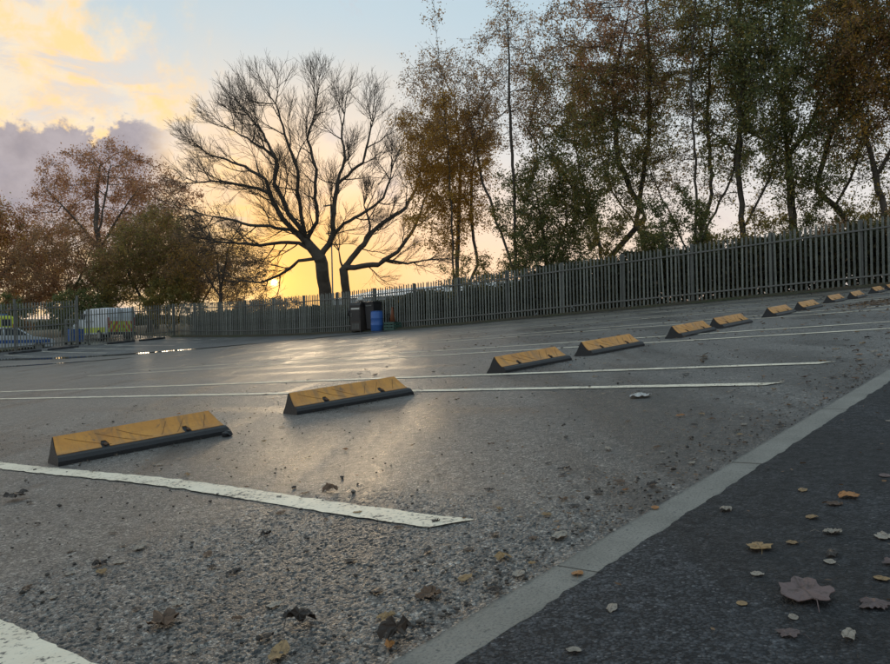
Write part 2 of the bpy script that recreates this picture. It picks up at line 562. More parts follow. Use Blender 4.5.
def mat_soil():
    m, t = new_mat('soil_and_grass')
    p = opos(t)
    n = t.noise(p, 0.6, 6, 0.6)
    f = t.noise(p, 14, 5, 0.7)
    c = t.mix(t.sstep(n, 0.35, 0.65), (0.055, 0.045, 0.03), (0.045, 0.055, 0.022))
    c = t.mix(t.m('MULTIPLY', t.sstep(f, 0.45, 0.7), 0.6), c, (0.095, 0.06, 0.03))
    finish(t, c, 0.9, f, 0.05, 0.8)
    return m


M_SOIL = mat_soil()
far = [-900, -400, -200, -100, -60, -40, -25]
g_us = far + frange(-18, 60, 40) + [70, 85, 110, 150, 220, 400, 900]
g_vs = far + frange(-18, 84, 52) + [95, 110, 140, 200, 400, 900]
grid_sheet('ground', g_us, g_vs, -0.07, M_SOIL)

KV0, KV1 = 0.79, 0.905                     # kerb between the pavement and the car park


def hash2(i, j, k):
    h = (i.astype(np.int64) * 73856093) ^ (j.astype(np.int64) * 19349663) ^ (k * 83492791)
    h = (h ^ (h >> 13)) * 1274126177
    return ((h ^ (h >> 16)) & 0xffff) / 65535.0


def worley(x, y, cell, seed):
    """distance to the nearest stone centre and that stone's random number"""
    gx, gy = np.floor(x / cell), np.floor(y / cell)
    best = np.full(x.shape, 9.0)
    rid = np.zeros(x.shape)
    for dx in (-1, 0, 1):
        for dy in (-1, 0, 1):
            cx, cy = gx + dx, gy + dy
            px = cx + 0.15 + 0.7 * hash2(cx, cy, seed)
            py = cy + 0.15 + 0.7 * hash2(cx, cy, seed + 1)
            d = np.hypot(x / cell - px, y / cell - py)
            m = d < best
            best = np.where(m, d, best)
            rid = np.where(m, hash2(cx, cy, seed + 2), rid)
    return best, rid


def build_car_park():
    """one sheet; the strip nearest the kerb and camera carries the stones of the surface as real relief"""
    RU0, RU1, RV0, RV1 = 0.55, 2.0, KV1 - 0.004, 2.4
    us = sorted(set([round(q, 4) for q in frange(-16, 26.0, 85)] + [RU0, RU1]))
    vs = sorted(set([round(q, 4) for q in frange(1.0, 56, 111)] + [RV0, RV1]))
    nv = len(vs)
    verts = [tuple(P(u, v)) for u in us for v in vs]
    faces = []
    for i in range(len(us) - 1):
        for j in range(nv - 1):
            if RU0 <= us[i] < RU1 and RV0 <= vs[j] < RV1:
                continue
            a = i * nv + j
            faces.append((a, a + nv, a + nv + 1, a + 1))
    st = 0.0027
    nu_, nv_ = int((RU1 - RU0) / st) + 1, int((RV1 - RV0) / st) + 1
    uu, vv_ = np.meshgrid(np.linspace(RU0, RU1, nu_), np.linspace(RV0, RV1, nv_), indexing='ij')
    d1, r1 = worley(uu, vv_, 0.0080, 11)
    sm = lambda t: np.clip(t, 0, 1) ** 2 * (3 - 2 * np.clip(t, 0, 1))
    h = -0.0013 * sm((d1 - 0.22) / 0.5) - 0.0008 * (1 - r1) - 0.0034 * (r1 < 0.16) * sm((0.7 - d1) / 0.25)
    edge_ = np.minimum(np.minimum(uu - RU0, RU1 - uu), np.minimum(vv_ - RV0, RV1 - vv_))
    h = h * sm(edge_ / 0.05) * np.where(RV1 - vv_ < 0.7, sm((RV1 - vv_) / 0.7), 1) * np.where(RU1 - uu < 0.5, sm((RU1 - uu) / 0.5), 1)
    h += 0.0022 * sm(edge_ / 0.25)
    X = uu * UX - vv_ * UY
    Y = uu * UY + vv_ * UX
    Z = SU * uu + SV * vv_ + h
    base = len(verts)
    allv = np.concatenate([np.array(verts), np.stack([X, Y, Z], 2).reshape(-1, 3)])
    ii, jj = np.meshgrid(np.arange(nu_ - 1), np.arange(nv_ - 1), indexing='ij')
    a = (ii * nv_ + jj).ravel() + base
    fq = np.concatenate([np.array(faces), np.stack([a, a + nv_, a + nv_ + 1, a + 1], 1)])
    tag(link('car_park', np_mesh('car_park', allv, fq, M_LOT, True)), kind='structure')


def np_mesh(name, V, Fq, mat, smooth=False):
    me = bpy.data.meshes.new(name)
    V = np.asarray(V, np.float32)
    Fq = np.asarray(Fq, np.int32)
    k = Fq.shape[1]
    me.vertices.add(len(V))
    me.vertices.foreach_set('co', V.ravel())
    me.loops.add(Fq.size)
    me.loops.foreach_set('vertex_index', Fq.ravel())
    me.polygons.add(len(Fq))
    me.polygons.foreach_set('loop_start', np.arange(0, Fq.size, k, dtype=np.int32))
    me.polygons.foreach_set('loop_total', np.full(len(Fq), k, np.int32))
    if smooth:
        me.polygons.foreach_set('use_smooth', np.ones(len(Fq), bool))
    me.materials.append(mat)
    me.update(calc_edges=True)
    me.validate()
    return me


build_car_park()


def pave_jit(i, j, u, v):
    if j == 0:
        return u, v
    if j == PN - 1:                          # ragged laid edge over the kerb
        return u, v + 0.010 * (mnoise.noise((u * 9, 0, 0)) + 0.6 * mnoise.noise((u * 31, 3, 0)))
    return u, v


pv = [-16] + frange(-12, 0.6, 22) + [0.76, KV0 + 0.008]
PN = len(pv)
pu = frange(-16, 0, 17)[:-1] + frange(0, 6.5, 420) + frange(6.6, 30, 60)
grid_sheet('pavement', pu, pv, 0.005, M_PAVE, pave_jit)

# kerb: a row of flush concrete edgings with open joints
kb = tag(link('kerb', None, None, gframe(0.0, 0.85)), kind='structure')
kb_inv = kb.matrix_world.inverted() if False else gframe(0.0, 0.85).inverted()
kme = {}
rng = random.Random(3)
joint_u = 1.40
ku = joint_u - 1.03 * 4
ki = 0
while ku < 25:
    L = 1.03 if ku > -3 else 1.03
    b = bmesh.new()
    w = KV1 - KV0
    segs = 14
    prof = [(-w / 2, -0.12), (w / 2 + 0.0, -0.12), (w / 2, -0.004), (w / 2 - 0.004, 0.0), (-w / 2 + 0.004, 0.0), (-w / 2, -0.004)]
    rings = []
    lo, hi = 0.003, L - 0.003
    for s in range(segs + 1):
        x = lo + (hi - lo) * s / segs
        ring = []
        for q, (a, zz) in enumerate(prof):
            wob = 0.0025 * mnoise.noise((x * 11 + ki * 7, a * 30, 0.5)) if zz > -0.05 else 0
            ring.append(b.verts.new((x, a + wob, zz)))
        rings.append(ring)
    for s in range(segs):
        for q in range(6):
            q2 = (q + 1) % 6
            b.faces.new((rings[s][q], rings[s][q2], rings[s + 1][q2], rings[s + 1][q]))
    b.faces.new(rings[0][::-1])
    b.faces.new(rings[-1])
    bmesh.ops.recalc_face_normals(b, faces=b.faces)
    me = bpy.data.meshes.new('kerb_stone')
    b.to_mesh(me)
    b.free()
    me.materials.append(M_KERB)
    link('kerb_stone', me, kb, kb_inv @ gframe(ku, 0.5 * (KV0 + KV1), rng.uniform(-0.0015, 0.0015), 0.002 + rng.uniform(-0.001, 0.0015)))
    ku += L
    ki += 1


# painted bay lines
def bay_line(u, v0, v1, w=0.095, seed=0, dz=0.0045, wave=None):
    n = max(10, int((v1 - v0) / 0.02)) if v0 < 4 and u < 6 else max(10, int((v1 - v0) / 0.12))
    verts, faces = [], []
    for i in range(n + 1):
        s = i / n
        v = v0 + (v1 - v0) * s
        c = u + (wave(v) if wave else 0)
        jl = 0.011 * mnoise.noise((v * 14, seed * 3.1, 0)) + 0.004 * mnoise.noise((v * 47, seed * 5.3, 0))
        jr = 0.011 * mnoise.noise((v * 14, seed * 3.1, 9)) + 0.004 * mnoise.noise((v * 47, seed * 5.3, 9))
        ww = w / 2
        skew = 0.0
        verts.append(tuple(P(c - ww + jl, v, dz)))
        sk_ = 0.075 * max(0.0, 1 - (v - v0) / 0.15)
        verts.append(tuple(P(c, v - sk_ * (0.45 + 0.3 * mnoise.noise((seed, 3, 1))), dz + 0.0012)))
        verts.append(tuple(P(c + ww + jr, v - sk_, dz)))
    for i in range(n):
        a = i * 3
        faces += [(a, a + 1, a + 4, a + 3), (a + 1, a + 2, a + 5, a + 4)]
    o = link('bay_line', mesh('bay_line', verts, faces, M_PAINT))
    tag(o, kind='structure')
    return o


line_us = [0.58, 1.56]
for k in range(6):
    line_us += [4.28 + 3.67 * k, 5.24 + 3.67 * k]
for i, u in enumerate(line_us):
    if u > 25.5:
        continue
    bump1 = (lambda v: 0.055 * math.exp(-((v - 2.9) / 0.9) ** 2)) if i == 1 else None
    bay_line(u, 1.36 + 0.01 * (i % 3) + (0.0 if u < 7 else -0.0), 17.0 + (i * 7 % 5) * 0.2, 0.10 if u < 3 else 0.10, i, wave=bump1)
# bays against the far left fence
for u in (15.6, 17.4, 19.2, 21.0, 22.8, 24.6):
    bay_line(u, 36.5, 44.3, 0.10, int(u * 7))

# newer, darker strip of bays by the left fence, with a standing puddle along its edge
edge_pts = [(26.0, 24.3), (23.5, 26.0), (21.2, 28.2), (19.2, 30.4), (17.4, 32.6), (16.0, 35.0), (15.0, 38.0), (14.2, 42.0), (13.0, 45.2)]
pv_, pf_ = [], []
for (u, v) in edge_pts:
    for s in range(13):
        vv = v + (45.3 - v) * s / 12
        pv_.append(tuple(P(u, vv, 0.004)))
for i in range(len(edge_pts) - 1):
    for s in range(12):
        a = i * 13 + s
        pf_.append((a, a + 1, a + 14, a + 13))
tag(link('bay_strip', mesh('bay_strip', pv_, pf_, M_PATCH, True)), kind='structure')


# ------------------------------------------------------------------ palisade fences
def pale_mesh(h):
    xs = [-0.035, -0.023, -0.012, 0.0, 0.012, 0.023, 0.035]
    ys = [0.0, 0.02, 0.006, 0.02, 0.006, 0.02, 0.0]
    tz = [h - 0.07, h - 0.005, h - 0.06, h, h - 0.06, h - 0.005, h - 0.07]
    v, f = [], []
    n = len(xs)
    for x, y, z in zip(xs, ys, tz):
        v += [(x, -y, 0.02), (x, -y, z - 0.05), (x, -y, z)]
    for x, y, z in zip(xs, ys, tz):
        v += [(x, -y + 0.004, 0.02), (x, -y + 0.004, z - 0.05), (x, -y + 0.004, z - 0.002)]
    for i in range(n - 1):
        for r in range(2):
            a = i * 3 + r
            f.append((a, a + 3, a + 4, a + 1))
            b = a + n * 3
            f.append((b, b + 1, b + 4, b + 3))
    return mesh('pale', v, f, M_GALV)


PALE = [pale_mesh(2.08), pale_mesh(2.05)]
PALE_G = pale_mesh(2.62)


def post_mesh(h, w=0.055):
    b = MB()
    b.box(-w, w, -0.008, 0.0, -0.3, h)
    b.box(-0.006, 0.006, 0.0, 0.09, -0.3, h)
    b.box(-w, w, 0.09, 0.098, -0.3, h)
    return mesh('post', b.v, b.f, M_GALVD)


POST = post_mesh(2.12)


def fence(name, label, a, b, pitch, post_every, face_sign, pale_me=PALE, height=2.08, post0=0.0):
    """palisade from a to b (u, v); pales stand upright, rails follow the slope"""
    ua, va = a
    ub, vb = b
    L = math.hypot(ub - ua, vb - va)
    pa, pb = P(ua, va), P(ub, vb)
    ang = math.atan2(pb.y - pa.y, pb.x - pa.x)
    base = Matrix.Translation(pa) @ Matrix.Rotation(ang, 4, 'Z')
    root = empty(name, base, label, 'fence')
    inv = base.inverted()
    r_ = random.Random(hash(name) % 97 if False else len(label))

    def at(s, dz=0.0):
        t = s / L
        return P(ua + (ub - ua) * t, va + (vb - va) * t, dz)
    n = int(L / pitch)
    fy = face_sign
    for i in range(n + 1):
        s = (i + 0.5) * pitch
        if s > L:
            break
        p = inv @ at(s, 0.05 + r_.uniform(-0.012, 0.012))
        m = Matrix.Translation(p) @ Matrix.Rotation((0 if fy < 0 else math.pi) + r_.gauss(0, 0.05), 4, 'Z') @ Matrix.Rotation(r_.gauss(0, 0.006) + (r_.gauss(0, 0.03) if r_.random() < 0.08 else 0), 4, 'Y')
        link('pale', pale_me[i % len(pale_me)], root, m)
    s = post0
    stops = [0.0]
    while s <= L + 0.01:
        p = inv @ at(min(s, L), 0.0)
        link('post', POST, root, Matrix.Translation(p + Vector((0, -fy * 0.05, 0))) @ Matrix.Rotation(0 if fy < 0 else math.pi, 4, 'Z'))
        stops.append(s)
        s += post_every
    stops = sorted(set(stops + [L]))
    for zr in (0.33, height - 0.30):
        for s0, s1 in zip(stops[:-1], stops[1:]):
            if s1 - s0 < 0.05:
                continue
            q0, q1 = inv @ at(s0, zr), inv @ at(s1, zr)
            b_ = MB()
            for (dy0, dy1, dz0, dz1) in ((0.034, 0.040, -0.024, 0.024), (0.004, 0.034, 0.018, 0.024)):
                y0, y1 = sorted((fy * dy0, fy * dy1))
                vs = []
                for q in (q0, q1):
                    vs += [(q.x, q.y + y0, q.z + dz0), (q.x, q.y + y1, q.z + dz0), (q.x, q.y + y1, q.z + dz1), (q.x, q.y + y0, q.z + dz1)]
                b_.add(vs, [(0, 1, 5, 4), (1, 2, 6, 5), (2, 3, 7, 6), (3, 0, 4, 7), (0, 3, 2, 1), (4, 5, 6, 7)])
            b_.build('rail', M_GALVD, root)
    return root


fence('palisade_fence', 'long grey steel palisade fence with spiked pales running in front of the trees',
      (26.5, 1.5), (26.5, 45.4), 0.158, 2.72, 1, post0=1.45)
fence('palisade_fence', 'short grey palisade fence between the far corner and the gate',
      (26.45, 45.5), (20.1, 45.5), 0.158, 2.72, 1, post0=0.3)

# gate of the same pales in a box frame
ga, gb = (20.0, 45.5), (13.2, 45.5)
pa, pb = P(*ga), P(*gb)
gang = math.atan2(pb.y - pa.y, pb.x - pa.x)
gbase = Matrix.Translation(pa) @ Matrix.Rotation(gang, 4, 'Z')
gate = empty('palisade_gate', gbase, 'tall grey steel double gate in front of the car and yellow van', 'gate')
ginv = gbase.inverted()
GL = 6.8
gslope = (pb.z - pa.z) / GL
for i in range(43):
    s = 0.12 + i * 0.158
    if s > GL - 0.05:
        break
    p = ginv @ P(ga[0] - s, 45.5, 0.10)
    link('pale', PALE_G, gate, Matrix.Translation(p) @ Matrix.Rotation(math.pi, 4, 'Z'))
for s in (0.0, 3.4, 6.8):
    p = ginv @ P(ga[0] - s, 45.5, 0)
    mb = MB().box(-0.05, 0.05, -0.05, 0.05, -0.2, 2.95)
    mb.build('post', M_GALVD, gate, Matrix.Translation(p + Vector((0, -0.02, 0))))
for zr in (0.3, 1.35, 2.35):
    mb = MB()
    mb.add([(0.05, 0.03, zr - .03), (GL - .05, 0.03, zr - .03 + gslope * GL), (GL - .05, 0.06, zr - .03 + gslope * GL), (0.05, 0.06, zr - .03),
            (0.05, 0.03, zr + .03), (GL - .05, 0.03, zr + .03 + gslope * GL), (GL - .05, 0.06, zr + .03 + gslope * GL), (0.05, 0.06, zr + .03)],
           [(0, 3, 2, 1), (4, 5, 6, 7), (0, 1, 5, 4), (1, 2, 6, 5), (2, 3, 7, 6), (3, 0, 4, 7)])
    mb.build('rail', M_GALVD, gate)

# soil and leaf litter strip at the foot of the long fence
vsn, fsn = [], []
NV = 220
for i in range(NV + 1):
    v = 0.5 + 45.0 * i / NV
    wv = 0.22 * mnoise.noise((v * 0.9, 1, 0)) + 0.08 * mnoise.noise((v * 4, 2, 0))
    for k, (du, dz) in enumerate(((-0.75 + wv, 0.006), (-0.6 + wv, 0.05), (-0.2, 0.075), (0.5, 0.10))):
        vsn.append(tuple(P(26.5 + du, v, dz + 0.015 * mnoise.noise((v * 3, k * 5, 0)))))
for i in range(NV):
    for k in range(3):
        a = i * 4 + k
        fsn.append((a, a + 1, a + 5, a + 4))
tag(link('verge', mesh('verge', vsn, fsn, M_SOIL, True)), kind='structure')

# ------------------------------------------------------------------ wheel stops
WL = 0.94
FRONT = [(-0.086, 0.051), (-0.063, 0.067), (-0.036, 0.093), (-0.013, 0.123), (0.0, 0.140)]


def stop_meshes(var):
    body = MB()
    prof = [(-0.128, 0.0), (-0.132, 0.022), (-0.124, 0.042), (-0.106, 0.051)] + FRONT + [(0.008, 0.136), (0.030, 0.098), (0.058, 0.05), (0.092, 0.012), (0.096, 0.0)]
    prof = prof[::-1]

    def x0(z):
        return 0.014 * z / 0.138

    def x1(z):
        return WL - 0.075 * z / 0.138
    n = len(prof)
    xs = 7
    vs = []
    for k in range(xs + 1):
        for a, z in prof:
            s = k / xs
            wob = 0.0025 * mnoise.noise((s * 5 + var * 9, a * 4, 0))
            vs.append((x0(z) + (x1(z) - x0(z)) * s, a + wob, z))
    fs = []
    for k in range(xs):
        for i in range(n):
            j = (i + 1) % n
            fs.append((k * n + j, k * n + i, (k + 1) * n + i, (k + 1) * n + j))
    fs += [tuple(range(n)), tuple(xs * n + i for i in range(n - 1, -1, -1))]
    body.add(vs, fs)
    bme = mesh('body', body.v, body.f, M_RUBG if var > 8 else M_RUB)
    # ochre cover, open at the two bolt notches
    rows = FRONT + [(0.010, 0.137), (0.026, 0.106)]
    cuts = [0.0, 0.245, 0.29, 0.5, 0.745, 0.79, 1.0]
    b = bmesh.new()
    gridv = []
    for a, z in rows:
        row = []
        for c in cuts:
            xa, xb = x0(z) + 0.004, x1(z) - 0.004
            row.append(b.verts.new((xa + (xb - xa) * c, a - 0.0035, z + 0.0025)))
        gridv.append(row)
    for r in range(len(rows) - 1):
        for c in range(len(cuts) - 1):
            if r == 0 and c in (1, 4):
                continue
            if r == 1 and c in (1, 4):
                # narrower top of the notch
                q = [gridv[1][c], gridv[1][c + 1], gridv[2][c + 1], gridv[2][c]]
                cx = (q[0].co + q[1].co) / 2
                t0 = b.verts.new(q[0].co.lerp(q[3].co, 0.55).lerp(q[1].co.lerp(q[2].co, 0.55), 0.22))
                t1 = b.verts.new(q[0].co.lerp(q[3].co, 0.55).lerp(q[1].co.lerp(q[2].co, 0.55), 0.78))
                b.faces.new((q[0], t0, q[3]))
                b.faces.new((t0, t1, q[2], q[3]))
                b.faces.new((q[1], q[2], t1))
                continue
            b.faces.new((gridv[r][c], gridv[r][c + 1], gridv[r + 1][c + 1], gridv[r + 1][c]))
    bmesh.ops.recalc_face_normals(b, faces=b.faces)
    bmesh.ops.solidify(b, geom=b.faces[:], thickness=0.005)
    bmesh.ops.recalc_face_normals(b, faces=b.faces)
    cme = bpy.data.meshes.new('cover')
    b.to_mesh(cme)
    b.free()
    cme.materials.append(M_YEL)
    return bme, cme


def on_face(x, t, lift):
    """point on the sloping front of a stop"""
    q = t * (len(FRONT) - 1)
    i = min(int(q), len(FRONT) - 2)
    f = q - i
    a = FRONT[i][0] + (FRONT[i + 1][0] - FRONT[i][0]) * f
    z = FRONT[i][1] + (FRONT[i + 1][1] - FRONT[i][1]) * f
    return (x, a - 0.0035 - lift * 0.8, z + 0.0025 + lift * 0.6)


def groove_mesh(xa, xb):
    vs, fs = [], []
    N = 6
    for k in range(N + 1):
        t = 0.12 + 0.62 * k / N
        x = xa + (xb - xa) * k / N
        vs += [on_face(x - 0.0014, t, 0.0016), on_face(x + 0.0014, t, 0.0016), on_face(x + 0.0014, t, -0.002), on_face(x - 0.0014, t, -0.002)]
    for k in range(N):
        a = k * 4
        for i in range(4):
            fs.append((a + i, a + (i + 1) % 4, a + 4 + (i + 1) % 4, a + 4 + i))
    fs += [(3, 2, 1, 0), (N * 4, N * 4 + 1, N * 4 + 2, N * 4 + 3)]
    return mesh('groove', vs, fs, M_GROOVE)


M_GROOVE = mat_plain('groove_brown', (0.20, 0.10, 0.035), 0.8, 0.3, 30)  # raised strips, darker brown than the cover, draw the grooves
M_BOLT = mat_plain('rusty_bolt', (0.12, 0.07, 0.045), 0.6, 0.5, 60, metal=0.6)
SM = [stop_meshes(i) for i in range(3)]
GR = [groove_mesh(a, b) for a, b in ((0.28, 0.07), (0.41, 0.22), (0.50, 0.33), (0.55, 0.60), (0.64, 0.70), (0.79, 0.83))]
bb = MB().lathe([(0.011, 0.0), (0.011, 0.007), (0.006, 0.010)], 8)
BOLT = mesh('bolt', bb.v, bb.f, M_BOLT)
stop_spots = [(1.67, 4.06, 2.62, 3.90), (3.25, 4.08, 4.13, 3.87), (5.39, 3.95, 6.29, 3.85), (6.70, 3.84, 7.58, 3.74), (8.50, 3.70, 9.40, 3.67),
              (9.78, 3.71, 10.70, 3.66), (11.85, 3.70, 12.78, 3.69), (13.25, 3.67, 14.2, 3.66), (15.55, 3.80, 16.5, 3.80),
              (16.75, 3.68, 17.7, 3.70), (19.2, 3.80, 20.2, 3.80), (20.6, 3.78, 21.6, 3.78)]
ordn = ['nearest', 'second', 'third', 'fourth', 'fifth', 'sixth', 'seventh', 'eighth', 'ninth', 'tenth', 'eleventh', 'farthest']
why = ['behind the thick white line at the left', 'whose right end touches a white line', 'first one past the pair of white lines',
       'standing clear on the grey asphalt', 'half way along the row', 'just behind the fifth one', 'beside the sixth across a bay line', 'just behind the brown leaf heap',
       'small and far up the slope', 'small, close behind the ninth one', 'beside the right edge of the picture', 'last one up the slope']
for i, (ua, va, ub, vb) in enumerate(stop_spots):
    yaw = math.atan2(vb - va, ub - ua)
    mid = ((ua + ub) / 2, (va + vb) / 2)
    st = (mid[0] - math.cos(yaw) * WL / 2, mid[1] - math.sin(yaw) * WL / 2)
    # front foot of the profile sits 0.11 in front of the axis
    mw = gframe(st[0], st[1] + 0.10, yaw, 0.0)
    lab = f'{ordn[i]} ochre wheel stop in the row, {why[i]}'
    root = empty('wheel_stop', mw, lab, 'wheel stop', 'wheel stops across the parking bays')
    bme, cme = SM[i % 3]
    link('body', bme, root)
    cov = link('cover', cme, root)
    for g in GR:
        link('groove', g, cov)
    for fx in (0.267, 0.767):
        p = on_face(0.012 + 0.9 * fx, 0.16, -0.002)
        link('bolt', BOLT, root, Matrix.Translation(p) @ Matrix.Rotation(R(38), 4, 'X'))

# plain black stops at the far fence
bs = MB()
bs.prism([(-0.08, 0), (0.08, 0), (0.075, 0.06), (0.05, 0.11), (-0.05, 0.11), (-0.075, 0.06)], 0, 1.65, 'x')
BSM = mesh('body', bs.v, bs.f, M_RUB)
tp = MB()
for k in (0.25, 0.75, 1.25):
    tp.box(k - .09, k + .09, -0.084, 0.084, 0.112, 0.115)
TPM = mesh('cap', tp.v, tp.f, M_RUBG)
for u, lab in ((15.8, 'low black wheel stop below the car at the gate'), (17.8, 'low black wheel stop at the gate beside the car nose'),
               (21.15, 'low black wheel stop below the side of the white van'), (23.1, 'low black wheel stop below the chevrons of the white van')):
    root = empty('low_wheel_stop', gframe(u, 44.2), lab, 'wheel stop', 'black wheel stops along the far fence')
    link('body', BSM, root)
    link('cap', TPM, root)


# ------------------------------------------------------------------ puddle along the bay strip (level water)
def mat_water():
    m, t = new_mat('standing_water')
    p = opos(t)
    n = t.noise(p, 3.0, 3, 0.5)
    finish(t, (0.02, 0.02, 0.019), 0.03, n, 0.002, 0.15, 0.5, 0.0, {'IOR': 1.33})
    return m


M_WATER = mat_water()


def puddle(name, pts, wid, seed):
    vs, fs = [], []
    c = [Vector(XY(u, v)) for u, v in pts]
    zmax = max(gz(u, v) for u, v in pts)
    n = len(pts)
    dense = []
    for i in range(n - 1):
        for k in range(8):
            dense.append((pts[i][0] + (pts[i + 1][0] - pts[i][0]) * k / 8, pts[i][1] + (pts[i + 1][1] - pts[i][1]) * k / 8))
    dense.append(pts[-1])
    m_ = len(dense)
    for i, (u, v) in enumerate(dense):
        a = dense[max(i - 1, 0)]
        b_ = dense[min(i + 1, m_ - 1)]
        tx, ty = b_[0] - a[0], b_[1] - a[1]
        l = math.hypot(tx, ty)
        nx, ny = -ty / l, tx / l
        w = wid * math.sin(math.pi * (i + 0.3) / (m_ - 0.4)) ** 0.5 * (1 + 0.5 * mnoise.noise((i * 0.35, seed, 0)))
        off = 0.25 * wid * mnoise.noise((i * 0.22, seed + 5, 0))
        for s in (-1, 1):
            vs.append(tuple(P(u + nx * (w * s + off), v + ny * (w * s + off), 0.012)))
    for i in range(m_ - 1):
        a = i * 2
        fs.append((a, a + 1, a + 3, a + 2))
    me = mesh(name, vs, fs, M_WATER, True)
    o = link(name, me)
    b = bmesh.new()
    b.from_mesh(me)
    bmesh.ops.recalc_face_normals(b, faces=b.faces)
    if sum(f.normal.z for f in b.faces) < 0:
        bmesh.ops.reverse_faces(b, faces=b.faces[:])
    b.to_mesh(me)
    b.free()
    return tag(o, kind='structure')


puddle('puddle', [(12.6, 45.0), (13.9, 41.6), (14.8, 37.8), (15.8, 34.6), (17.2, 32.2), (19.0, 30.1), (20.6, 28.5)], 0.5, 1)
puddle('puddle', [(11.4, 36.5), (12.4, 33.4), (13.6, 31.0), (15.0, 29.2)], 0.22, 4)
puddle('puddle', [(21.4, 27.7), (23.4, 25.8), (25.2, 24.2)], 0.3, 7)


# ------------------------------------------------------------------ things standing by the fence
def upright(u, v, yaw=0.0, dz=0.0):
    return Matrix.Translation(P(u, v, dz)) @ Matrix.Rotation(U_ANG + yaw, 4, 'Z')


M_BLUE = mat_plain('blue_plastic', (0.035, 0.115, 0.36), 0.4, 0.25, 4)
M_DARK = mat_plain('dark_painted_metal', (0.022, 0.02, 0.019), 0.5, 0.4, 6)
M_DARK2 = mat_plain('dark_brown_panel', (0.045, 0.036, 0.03), 0.6, 0.4, 6)
M_PALE = mat_plain('pale_label', (0.55, 0.53, 0.48), 0.6, 0.3, 20)
M_ORANGE = mat_plain('orange_cone_plastic', (0.20, 0.07, 0.03), 0.6, 0.35, 8)
M_GREENC = mat_plain('green_crate_plastic', (0.035, 0.085, 0.065), 0.6, 0.3, 8)
M_BLACKP = mat_plain('black_plastic', (0.02, 0.02, 0.022), 0.45, 0.3, 8)

# blue drum
d = empty('plastic_drum', upright(25.75, 26.4), 'blue plastic drum standing by the fence beside the dark cabinets', 'drum')
MB().lathe([(0.0, 0.0), (0.27, 0.0), (0.29, 0.03), (0.295, 0.28), (0.305, 0.30), (0.295, 0.32), (0.295, 0.60), (0.305, 0.62), (0.295, 0.64), (0.29, 0.9), (0.275, 0.94), (0.0, 0.94)], 24).build('body', M_BLUE, d, None, True)
MB().lathe([(0.26, 0.94), (0.285, 0.945), (0.285, 0.965), (0.25, 0.97), (0.0, 0.955)], 24).build('lid', M_BLUE, d)
MB().lathe([(0.035, 0.955), (0.035, 0.985), (0.0, 0.985)], 10, 0.1, 0.12).build('bung', M_PALE, d)

# dark cabinet with label and things on top
c = empty('litter_cabinet', upright(25.9, 27.75), 'dark cabinet with a pale label strip standing at the fence', 'cabinet')
MB().box(-0.30, 0.30, -0.36, 0.36, 0.08, 1.25).build('body', M_DARK2, c)
for x in (-0.24, 0.24):
    for y in (-0.3, 0.3):
        MB().box(x - 0.03, x + 0.03, y - 0.03, y + 0.03, 0.0, 0.08).build('foot', M_DARK, c)
dr = MB().box(-0.315, -0.302, -0.32, 0.32, 0.55, 1.08).build('door', M_DARK, c)
MB().box(-0.335, -0.317, 0.24, 0.28, 0.75, 0.95).build('handle', M_GALVD, dr)
MB().box(-0.312, -0.302, -0.30, 0.28, 1.11, 1.20).build('label_strip', M_PALE, c)
v_ = MB()
for k in range(6):
    v_.box(-0.312, -0.302, -0.26 + k * 0.09, -0.21 + k * 0.09, 0.14, 0.42)
v_.build('vent', M_GALVD, c)
MB().prism([(-0.33, 1.25), (0.33, 1.25), (0.33, 1.30), (0.20, 1.52), (-0.25, 1.45), (-0.33, 1.33)], -0.39, 0.39).build('hood', M_DARK, c)
# bags on top and side arm bracket
for (x, y, z, s, mt, lb) in ((0.0, -0.05, 1.49, 0.16, M_PALE, 'pale crumpled bag lying on top of the dark cabinet'),
                             (0.0, 0.62, 0.95, 0.19, M_DARK, 'black bag hanging at the left side of the dark cabinet')):
    b = bmesh.new()
    bmesh.ops.create_icosphere(b, subdivisions=3, radius=s)
    for q in b.verts:
        k = 1 + 0.35 * mnoise.noise(q.co * 9 + Vector((s * 70, 0, 0)))
        q.co = Vector((q.co.x * k, q.co.y * k, q.co.z * k * (0.75 if z > 1.2 else 1.2)))
    lo = min(q.co.z for q in b.verts)
    for q in b.verts:
        q.co.z -= lo
    me = bpy.data.meshes.new('bag')
    b.to_mesh(me)
    b.free()
    me.materials.append(mt)
    o = link('bag', me, None, upright(25.9, 27.75) @ Matrix.Translation((x, y, z - (0.22 if z < 1.2 else 0))))
    tag(o, lb, 'bag')
# tall dark bin behind
b2 = empty('wheeled_bin', upright(26.05, 26.95), 'tall black bin between the dark cabinet and the blue drum', 'bin')
bm_ = MB()
bm_.add([(-0.22, -0.24, 0.12), (0.22, -0.24, 0.12), (0.22, 0.24, 0.12), (-0.22, 0.24, 0.12), (-0.28, -0.3, 1.38), (0.28, -0.3, 1.38), (0.28, 0.3, 1.38), (-0.28, 0.3, 1.38)],
        [(0, 3, 2, 1), (4, 5, 6, 7), (0, 1, 5, 4), (1, 2, 6, 5), (2, 3, 7, 6), (3, 0, 4, 7)])
bm_.build('body', M_BLACKP, b2)
MB().prism([(-0.33, 1.385), (0.31, 1.385), (0.31, 1.43), (0.0, 1.47), (-0.33, 1.43)], -0.32, 0.32).build('lid', M_BLACKP, b2)
MB().box(-0.318, -0.286, -0.2, 0.2, 1.22, 1.27).build('label_strip', M_GALVD, b2)
for y in (-0.24, 0.24):
    MB().wheel(0.2, 0.12, y - 0.03, y + 0.03, 0.12, 14).build('wheel', M_RUB, b2)
